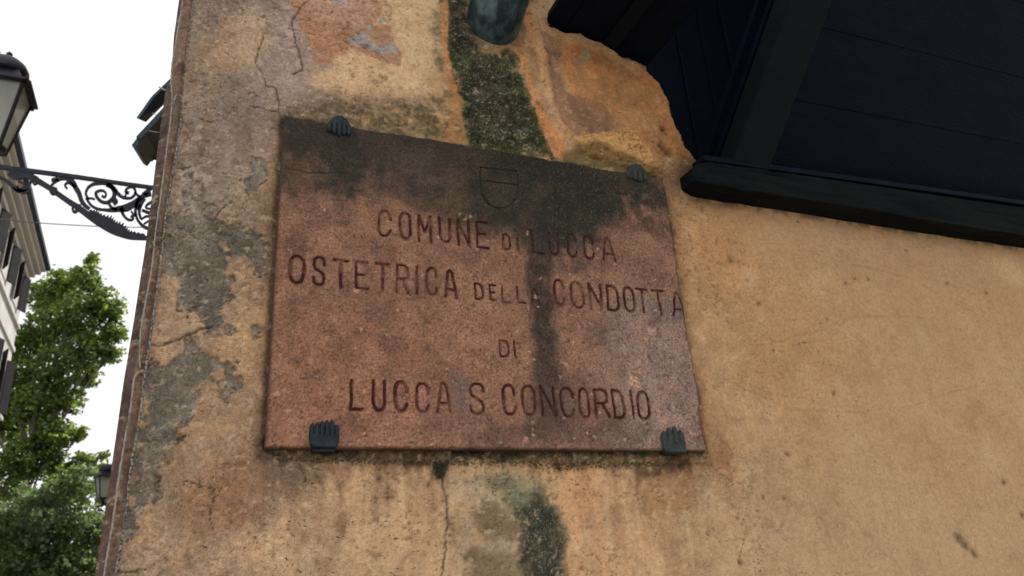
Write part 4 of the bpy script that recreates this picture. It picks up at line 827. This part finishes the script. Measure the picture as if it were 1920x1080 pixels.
sc_ = [[(58, 354), (46, 360), (32, 356), (20, 346), (10, 338), (-6, 332), (-22, 334)], [(34, 340), (44, 344), (44, 352), (36, 356), (32, 348)], [(60, 338), (54, 348), (48, 357), (34, 359), (24, 352)],
       [(94, 350), (104, 341), (116, 335), (130, 336), (138, 344), (142, 352), (148, 362), (152, 374), (158, 384), (168, 392)], [(126, 354), (122, 348), (126, 343), (132, 344), (142, 352)], [(96, 338), (110, 336)],
       [(166, 374), (161, 364), (164, 354), (172, 347), (184, 344), (198, 344), (208, 350), (214, 358), (214, 368), (208, 376), (200, 380), (190, 378), (182, 370), (180, 362), (186, 358), (194, 358), (199, 364), (196, 370), (191, 367)],
       [(160, 374), (170, 372), (178, 374)], [(164, 376), (172, 386), (184, 392), (200, 394), (212, 394), (222, 392), (236, 390), (248, 384), (258, 376), (268, 368), (284, 364)], [(204, 382), (210, 390), (220, 394)],
       [(200, 346), (212, 352), (222, 364), (230, 370), (240, 372), (248, 370), (254, 362), (252, 354), (246, 351), (238, 354), (236, 360), (242, 362)], [(234, 370), (238, 360)], [(252, 360), (262, 370)],
       [(212, 382), (218, 378), (216, 372)], [(228, 396), (232, 404), (240, 412), (248, 412), (250, 408), (245, 405)], [(246, 396), (252, 404), (256, 400)], [(262, 372), (256, 384), (254, 398), (258, 412), (266, 422), (276, 428), (290, 430)],
       [(270, 372), (264, 384), (261, 398), (264, 410)], [(290, 376), (276, 384), (274, 390), (284, 392)], [(266, 394), (276, 398), (286, 400)], [(264, 412), (274, 406), (286, 406)], [(270, 420), (280, 414), (290, 414)],
       [(152, 386), (142, 386), (136, 392), (140, 398), (145, 394)], [(284, 352), (270, 366)], [(62, 330), (72, 336), (66, 346), (60, 340)], [(232, 398), (226, 390)], [(256, 392), (262, 384)]]
ws_ = [[5, 7, 5, 3], [3, 4, 3], [3, 4, 3], [3, 5, 8, 8, 7, 5], [3, 4, 5], [5, 8], [4, 4, 5, 6, 7, 6, 5, 5, 4, 3, 4], [3, 3], [4, 4, 4, 6, 9, 12, 9, 7, 6], [4, 6], [7, 6, 5, 4, 4, 4, 3, 4, 5], [3, 3], [3, 4], [8, 6, 3], [5, 4, 4, 3, 4], [3, 4], [6, 5, 4, 5, 5], [7, 5, 4], [5, 3, 3], [4, 5], [3, 4], [3, 3], [5, 3, 4, 5], [5, 9], [4, 3], [6, 8], [9, 6]]
for c, w_ in zip(sc_, ws_): rib('scroll', [(c, [q * 1.22 for q in w_], .014)])
rib('wall_plate', [([(296, 346), (292, 400), (288, 452)], [10, 10, 10], .05)])

def lantern(name, c, wtop, hbody, label, yaw=0, mt=M_iron, group=None, pillar=None):
    """four-sided tapered street lantern: c is the centre of its bottom"""
    root = empty(name, c, label, 'lantern', group); c = Vector(c); wt = wtop / 2; wb = wtop * .25 * .92; R = Matrix.Rotation(yaw, 3, 'Z')
    def P(x, y, z): return c + R @ Vector((x, y, z))
    cn = [(1, -1), (1, 1), (-1, 1), (-1, -1)]
    for i, (x, y) in enumerate(cn):
        x2, y2 = cn[(i + 1) % 4]
        bar('post', P(x * wb, y * wb, 0), P(x * wt * .86, y * wt * .86, hbody), wtop * .055, wtop * .055, root, mt, up=(x, y, 0))
        q = [P(x * wb, y * wb, .01), P(x2 * wb, y2 * wb, .01), P(x2 * wt * .85, y2 * wt * .85, hbody), P(x * wt * .85, y * wt * .85, hbody)]
        slab('pane', q, .004, root, M_lglass)
        bar('bottom_rail', P(x * wb, y * wb, 0), P(x2 * wb, y2 * wb, 0), wtop * .05, wtop * .05, root, mt)
        bar('eave', P(x * wt * .97, y * wt * .97, hbody + wtop * .02), P(x2 * wt * .97, y2 * wt * .97, hbody + wtop * .02), wtop * .17, wtop * .045, root, mt)
        tube('corner_knob', [P(x * wt, y * wt, hbody + .02 * wtop), P(x * wt, y * wt, hbody + wtop * .10), P(x * wt, y * wt, hbody + wtop * .13)], [wtop * .022, wtop * .03, wtop * .01], root, mt, 8)
    def ringz(r, z, n=4, rot=math.pi / 4): return [P(r * math.cos(rot + 2 * math.pi * j / n), r * math.sin(rot + 2 * math.pi * j / n), z) for j in range(n)]
    h = hbody + wtop * .04
    vs, fs = loft([ringz(wt * 1.30, h), ringz(wt * 1.08, h + wtop * .14), ringz(wt * .86, h + wtop * .30), ringz(wt * .84, h + wtop * .33)]); o = mesh('roof', vs, fs, root, mt); fix(o)
    rr_ = [(.80, .33), (.84, .36), (.82, .46), (.70, .58), (.48, .68), (.22, .74), (.10, .76)]
    vs, fs = loft([ringz(wt * r, h + wtop * z, 24) for r, z in rr_]); o = mesh('dome', vs, fs, root, mt, True); fix(o)
    rr_ = [(.06, .75), (.05, .80), (.11, .84), (.12, .87), (.07, .90), (.01, .93)]
    vs, fs = loft([ringz(wt * r, h + wtop * z, 12) for r, z in rr_]); o = mesh('finial', vs, fs, root, mt, True); fix(o)
    rr_ = [(.34, .0), (.30, -.03), (.12, -.07), (.10, -.12), (.16, -.14), (.10, -.20), (.07, -.38)]
    vs, fs = loft([ringz(wtop * r * .9, wtop * z, 12) for r, z in rr_]); o = mesh('socket', vs, fs, root, mt, True); fix(o)
    rr_ = [(.02, .95), (.08, .93), (.10, .86), (.09, .76), (.05, .66), (.01, .63)]
    vs, fs = loft([ringz(wtop * r * 1.1, hbody * z, 12) for r, z in rr_]); o = mesh('bulb', vs, fs, root, M_bulb, True); fix(o)
    return root
WL = .46
ctr = at(50, 150, YB - WL / 2) + Vector((-WL / 2, WL / 2, 0)); hb = .40
tip = at(0, 313, YB)
hb = (ctr.z - tip.z) - WL * .20 - .10
ctr.z -= .0
lantern('wall_lantern', (ctr.x, ctr.y, ctr.z - hb - .01), WL, hb, 'large black iron lantern with milky panes and domed cap above the ornate bracket')
L2 = at(193, 934, 17.0)
lantern('street_lantern', tuple(L2), .37, .42, 'small distant black street lantern in front of the trees low beside the wall corner', yaw=.35)
pz = L2.z - .10
lp = empty('lantern_arm', (-.1, L2.y, pz), 'thin iron arm under the small distant lantern, coming from behind the wall corner', 'bracket')
tube('arm', smooth_pts([(-.09, L2.y, pz), (L2.x * .5, L2.y, pz - .03), (L2.x, L2.y, pz)], 5), .022, lp, M_iron, 8)
tube('curl', smooth_pts([(-.09, L2.y, pz - .45), (L2.x * .35, L2.y, pz - .38), (L2.x * .75, L2.y, pz - .12), (L2.x * .98, L2.y, pz - .04), (L2.x * 1.04, L2.y, pz - .12), (L2.x * .97, L2.y, pz - .16)], 5), .016, lp, M_iron, 8)

# wire across the street
wp = smooth_pts([at(-60, 407, 8), at(0, 411, 8), at(60, 417, 8), at(120, 421, 8), at(200, 425, 8), at(310, 427, 8)], 4)
o = tube('overhead_wire', wp, .0062, None, M_wire, 6); tag(o, 'thin grey wire crossing the side street behind the iron bracket', 'wire')

# ------------------------------------------------------------------ pale house across the side street
YE = 28.0
pe = at(50, 520, YE); nearp = None
# street direction from the cornice edge in the photograph
def vdir(x1, y1, x2, y2):
    n = np.cross(ray(x1, y1), ray(x2, y2)); n = n / np.linalg.norm(n); h = np.array([n[1], -n[0]]); h = h / np.linalg.norm(h); return Vector((h[0], h[1], 0)) * (1 if h[1] > 0 else -1)
sd_ = vdir(15, 280, 75, 505); outd = Vector((sd_.y, -sd_.x, 0))           # outd: facade normal, towards the street
hs = empty('pale_townhouse', (pe.x, pe.y, 0), 'pale plastered townhouse with dark shutters and a deep grey cornice at the left edge', 'house')
ov = (at(75, 505, YE + .25) - pe).dot(outd); ov = max(.35, min(ov, 1.0)); topz = pe.z
Lh = 20.0
def HP(s, o_, z): return pe.copy().lerp(pe, 0) * 0 + Vector((pe.x, pe.y, 0)) - sd_ * s + outd * o_ + Vector((0, 0, z))
def hbox(name, s0, s1, o0, o1, z0, z1, mt, parent=hs, bw=0):
    c = (HP(s0, o0, z0) + HP(s1, o1, z1)) / 2
    return box(name, c, sd_ * abs(s1 - s0) / 2, outd * abs(o1 - o0) / 2, (0, 0, abs(z1 - z0) / 2), parent, mt, bw)
hbox('wall', 0, Lh, -8, 0, 0, topz, M_facade)
for (z0, z1, o1) in ((-.16, .04, .10), (.04, .18, .24), (.18, .32, .40), (.32, .42, .52)):
    hbox('cornice_moulding', -.03 - o1 * .3, Lh, -.2, o1, topz + z0, topz + z1, M_cornice, bw=.02)
hbox('gutter', -.22, Lh, .50, .66, topz + .40, topz + .56, M_iron, bw=.02)
hbox('roof', -.2, Lh, -8.4, .48, topz + .43, topz + .58, M_roof)
for k in range(3):
    zc = topz - 1.85 - 3.2 * k
    hbox('string_course', -.03, Lh, 0, .09, zc - .12, zc, M_facade, bw=.01)
    hbox('string_course', -.03, Lh, 0, .07, zc - .95, zc - .80, M_facade, bw=.01)
for k, (zb, zh) in enumerate(((topz - 1.55, 1.25), (topz - 5.1, 1.75), (topz - 8.4, 1.8))):
    for j in range(7):
        s = .95 + j * 2.6
        wn = hbox('window', s, s + .95, -.02, .03, zb, zb + zh, M_facade)
        hbox('pane', s + .07, s + .88, .032, .045, zb + .07, zb + zh - .07, M_glasswin, wn)
        for side in (0, 1):
            s_h = s if side == 0 else s + .95; dr_ = (1 if side == 0 else -1); a0 = HP(s_h, .06, zb); ang = .42
            leafd = (sd_ * dr_ * math.cos(ang) + outd * math.sin(ang)).normalized() * .42; tn = leafd.cross(Vector((0, 0, 1))).normalized()
            box('shutter', a0 + leafd / 2 + Vector((0, 0, zh / 2)), leafd / 2, tn * .02, (0, 0, zh / 2), hs, M_shutb, .006)

# ------------------------------------------------------------------ trees down the street
def tree(name, label, clumps, Y0, base_px, leafn, lsz, mt, trunk_r, seed, lift=None):
    r = random.Random(seed); cs = []
    for (x, y, rad, dy) in clumps:
        p = at(x, y, Y0 + dy); q = at(x + rad, y, Y0 + dy); cs.append((p, (q - p).length))
    bx = at(base_px, 1000, Y0); base = Vector((bx.x, Y0, 0))
    root = empty(name, tuple(base), label, 'tree')
    parts = []; top = Vector((base.x + .3, Y0, max(c[0].z for c in cs) * .72))
    tp = [base.lerp(top, t) + Vector((math.sin(t * 5) * .15, math.cos(t * 4) * .15, 0)) for t in [0, .15, .35, .55, .75, 1]]
    trunk = tube('trunk', smooth_pts(tp, 3), list(np.linspace(trunk_r, trunk_r * .3, 16)), root, M_bark, 10)
    for c, R in cs:
        t = min(.95, max(.25, (c.z - 1.5) / top.z * .7)); s = base.lerp(top, t); m_ = s.lerp(c, .5) + Vector((0, 0, -.2 + r.random() * .5))
        parts.append(tube_vf(smooth_pts([s, m_, c], 4), list(np.linspace(trunk_r * .32, .015, 9)), 6))
        for q in range(3):
            e_ = c + Vector((r.uniform(-1, 1), r.uniform(-1, 1), r.uniform(-.5, .9))) * R * .8
            parts.append(tube_vf([c.lerp(m_, .3), c.lerp(e_, .5) + Vector((0, 0, .1)), e_], [.03, .02, .006], 5))
    vs, fs = join_vf(parts); o = mesh('limbs', vs, fs, root, M_bark, True)
    vs = []; fs = []; off = base
    for c, R in cs:
        n = int(leafn * R * R)
        # twigs: leaves gather in small sprays, so gaps stay open between them
        ns = max(6, n // 14)
        for s_ in range(ns):
            while True:
                d = Vector((r.uniform(-1, 1), r.uniform(-1, 1), r.uniform(-1, 1)))
                if d.length < 1 and d.length > .25 * r.random(): break
            p = c + Vector((d.x * R * 1.12, d.y * R * 1.3, d.z * R)); sr = R * .16 + .06
            for k in range(14):
                q = p + Vector((r.gauss(0, 1), r.gauss(0, 1), r.gauss(0, .75))) * sr * .62
                nrm_ = Vector((r.gauss(0, .6), r.gauss(0, .6), r.gauss(.6, .5))).normalized(); u = nrm_.orthogonal().normalized(); u.rotate(Matrix.Rotation(r.random() * 6.28, 3, nrm_)); v = nrm_.cross(u); L_ = lsz * r.uniform(.6, 1.25)
                b = len(vs); vs += [q - u * L_ * .5, q + v * L_ * .42 - u * L_ * .1, q + u * L_ * .55 + nrm_ * L_ * .12, q - v * L_ * .42 - u * L_ * .1]; fs.append((b, b + 1, b + 2, b + 3))
    o = mesh('crown', vs, fs, root, mt); return root
tree('plane_tree', 'tall leafy green tree rising behind the pale townhouse', [(165, 520, 30, 0), (120, 535, 36, 1), (195, 570, 34, 0), (85, 560, 34, 2), (150, 590, 44, 0), (212, 625, 26, 0), (95, 620, 46, 1), (165, 655, 40, 0), (50, 650, 44, 2), (205, 665, 22, 0), (110, 690, 44, 0), (40, 715, 46, 1), (165, 705, 24, 1), (75, 760, 46, 0), (130, 750, 30, 0), (20, 800, 46, 2), (100, 815, 40, 0), (150, 812, 18, 0), (50, 860, 48, 0), (110, 880, 34, 0), (160, 862, 20, 0), (10, 900, 44, 0), (190, 855, 10, 0), (-30, 640, 60, 2), (-30, 760, 60, 1), (215, 590, 18, 0), (172, 487, 14, 0)], 31.0, 20, 2900, .16, M_leaf, .2, 5)
tree('plane_tree', 'paler grey-green tree lower down in front of the street end', [(150, 905, 34, 0), (205, 925, 28, 1), (100, 930, 40, 0), (50, 950, 44, 1), (10, 990, 50, 0), (90, 1000, 50, 0), (150, 985, 44, 0), (190, 1000, 30, 0), (40, 1050, 56, 0), (110, 1065, 56, 0), (170, 1060, 44, 0), (20, 1110, 60, 0), (140, 1120, 60, 0), (215, 885, 14, 2)], 24.0, 30, 3000, .13, M_leaf2, .16, 9)
tree('street_tree', 'far leafy green tree filling the gap at the end of the street', [(180, 900, 30, 0), (120, 930, 40, 0), (215, 960, 30, 0), (60, 990, 50, 0), (150, 1010, 50, 0), (200, 1050, 40, 0), (0, 960, 50, 0), (0, 1060, 60, 0), (90, 1090, 60, 0)], 44.0, 170, 500, .36, M_leaf, .2, 12)
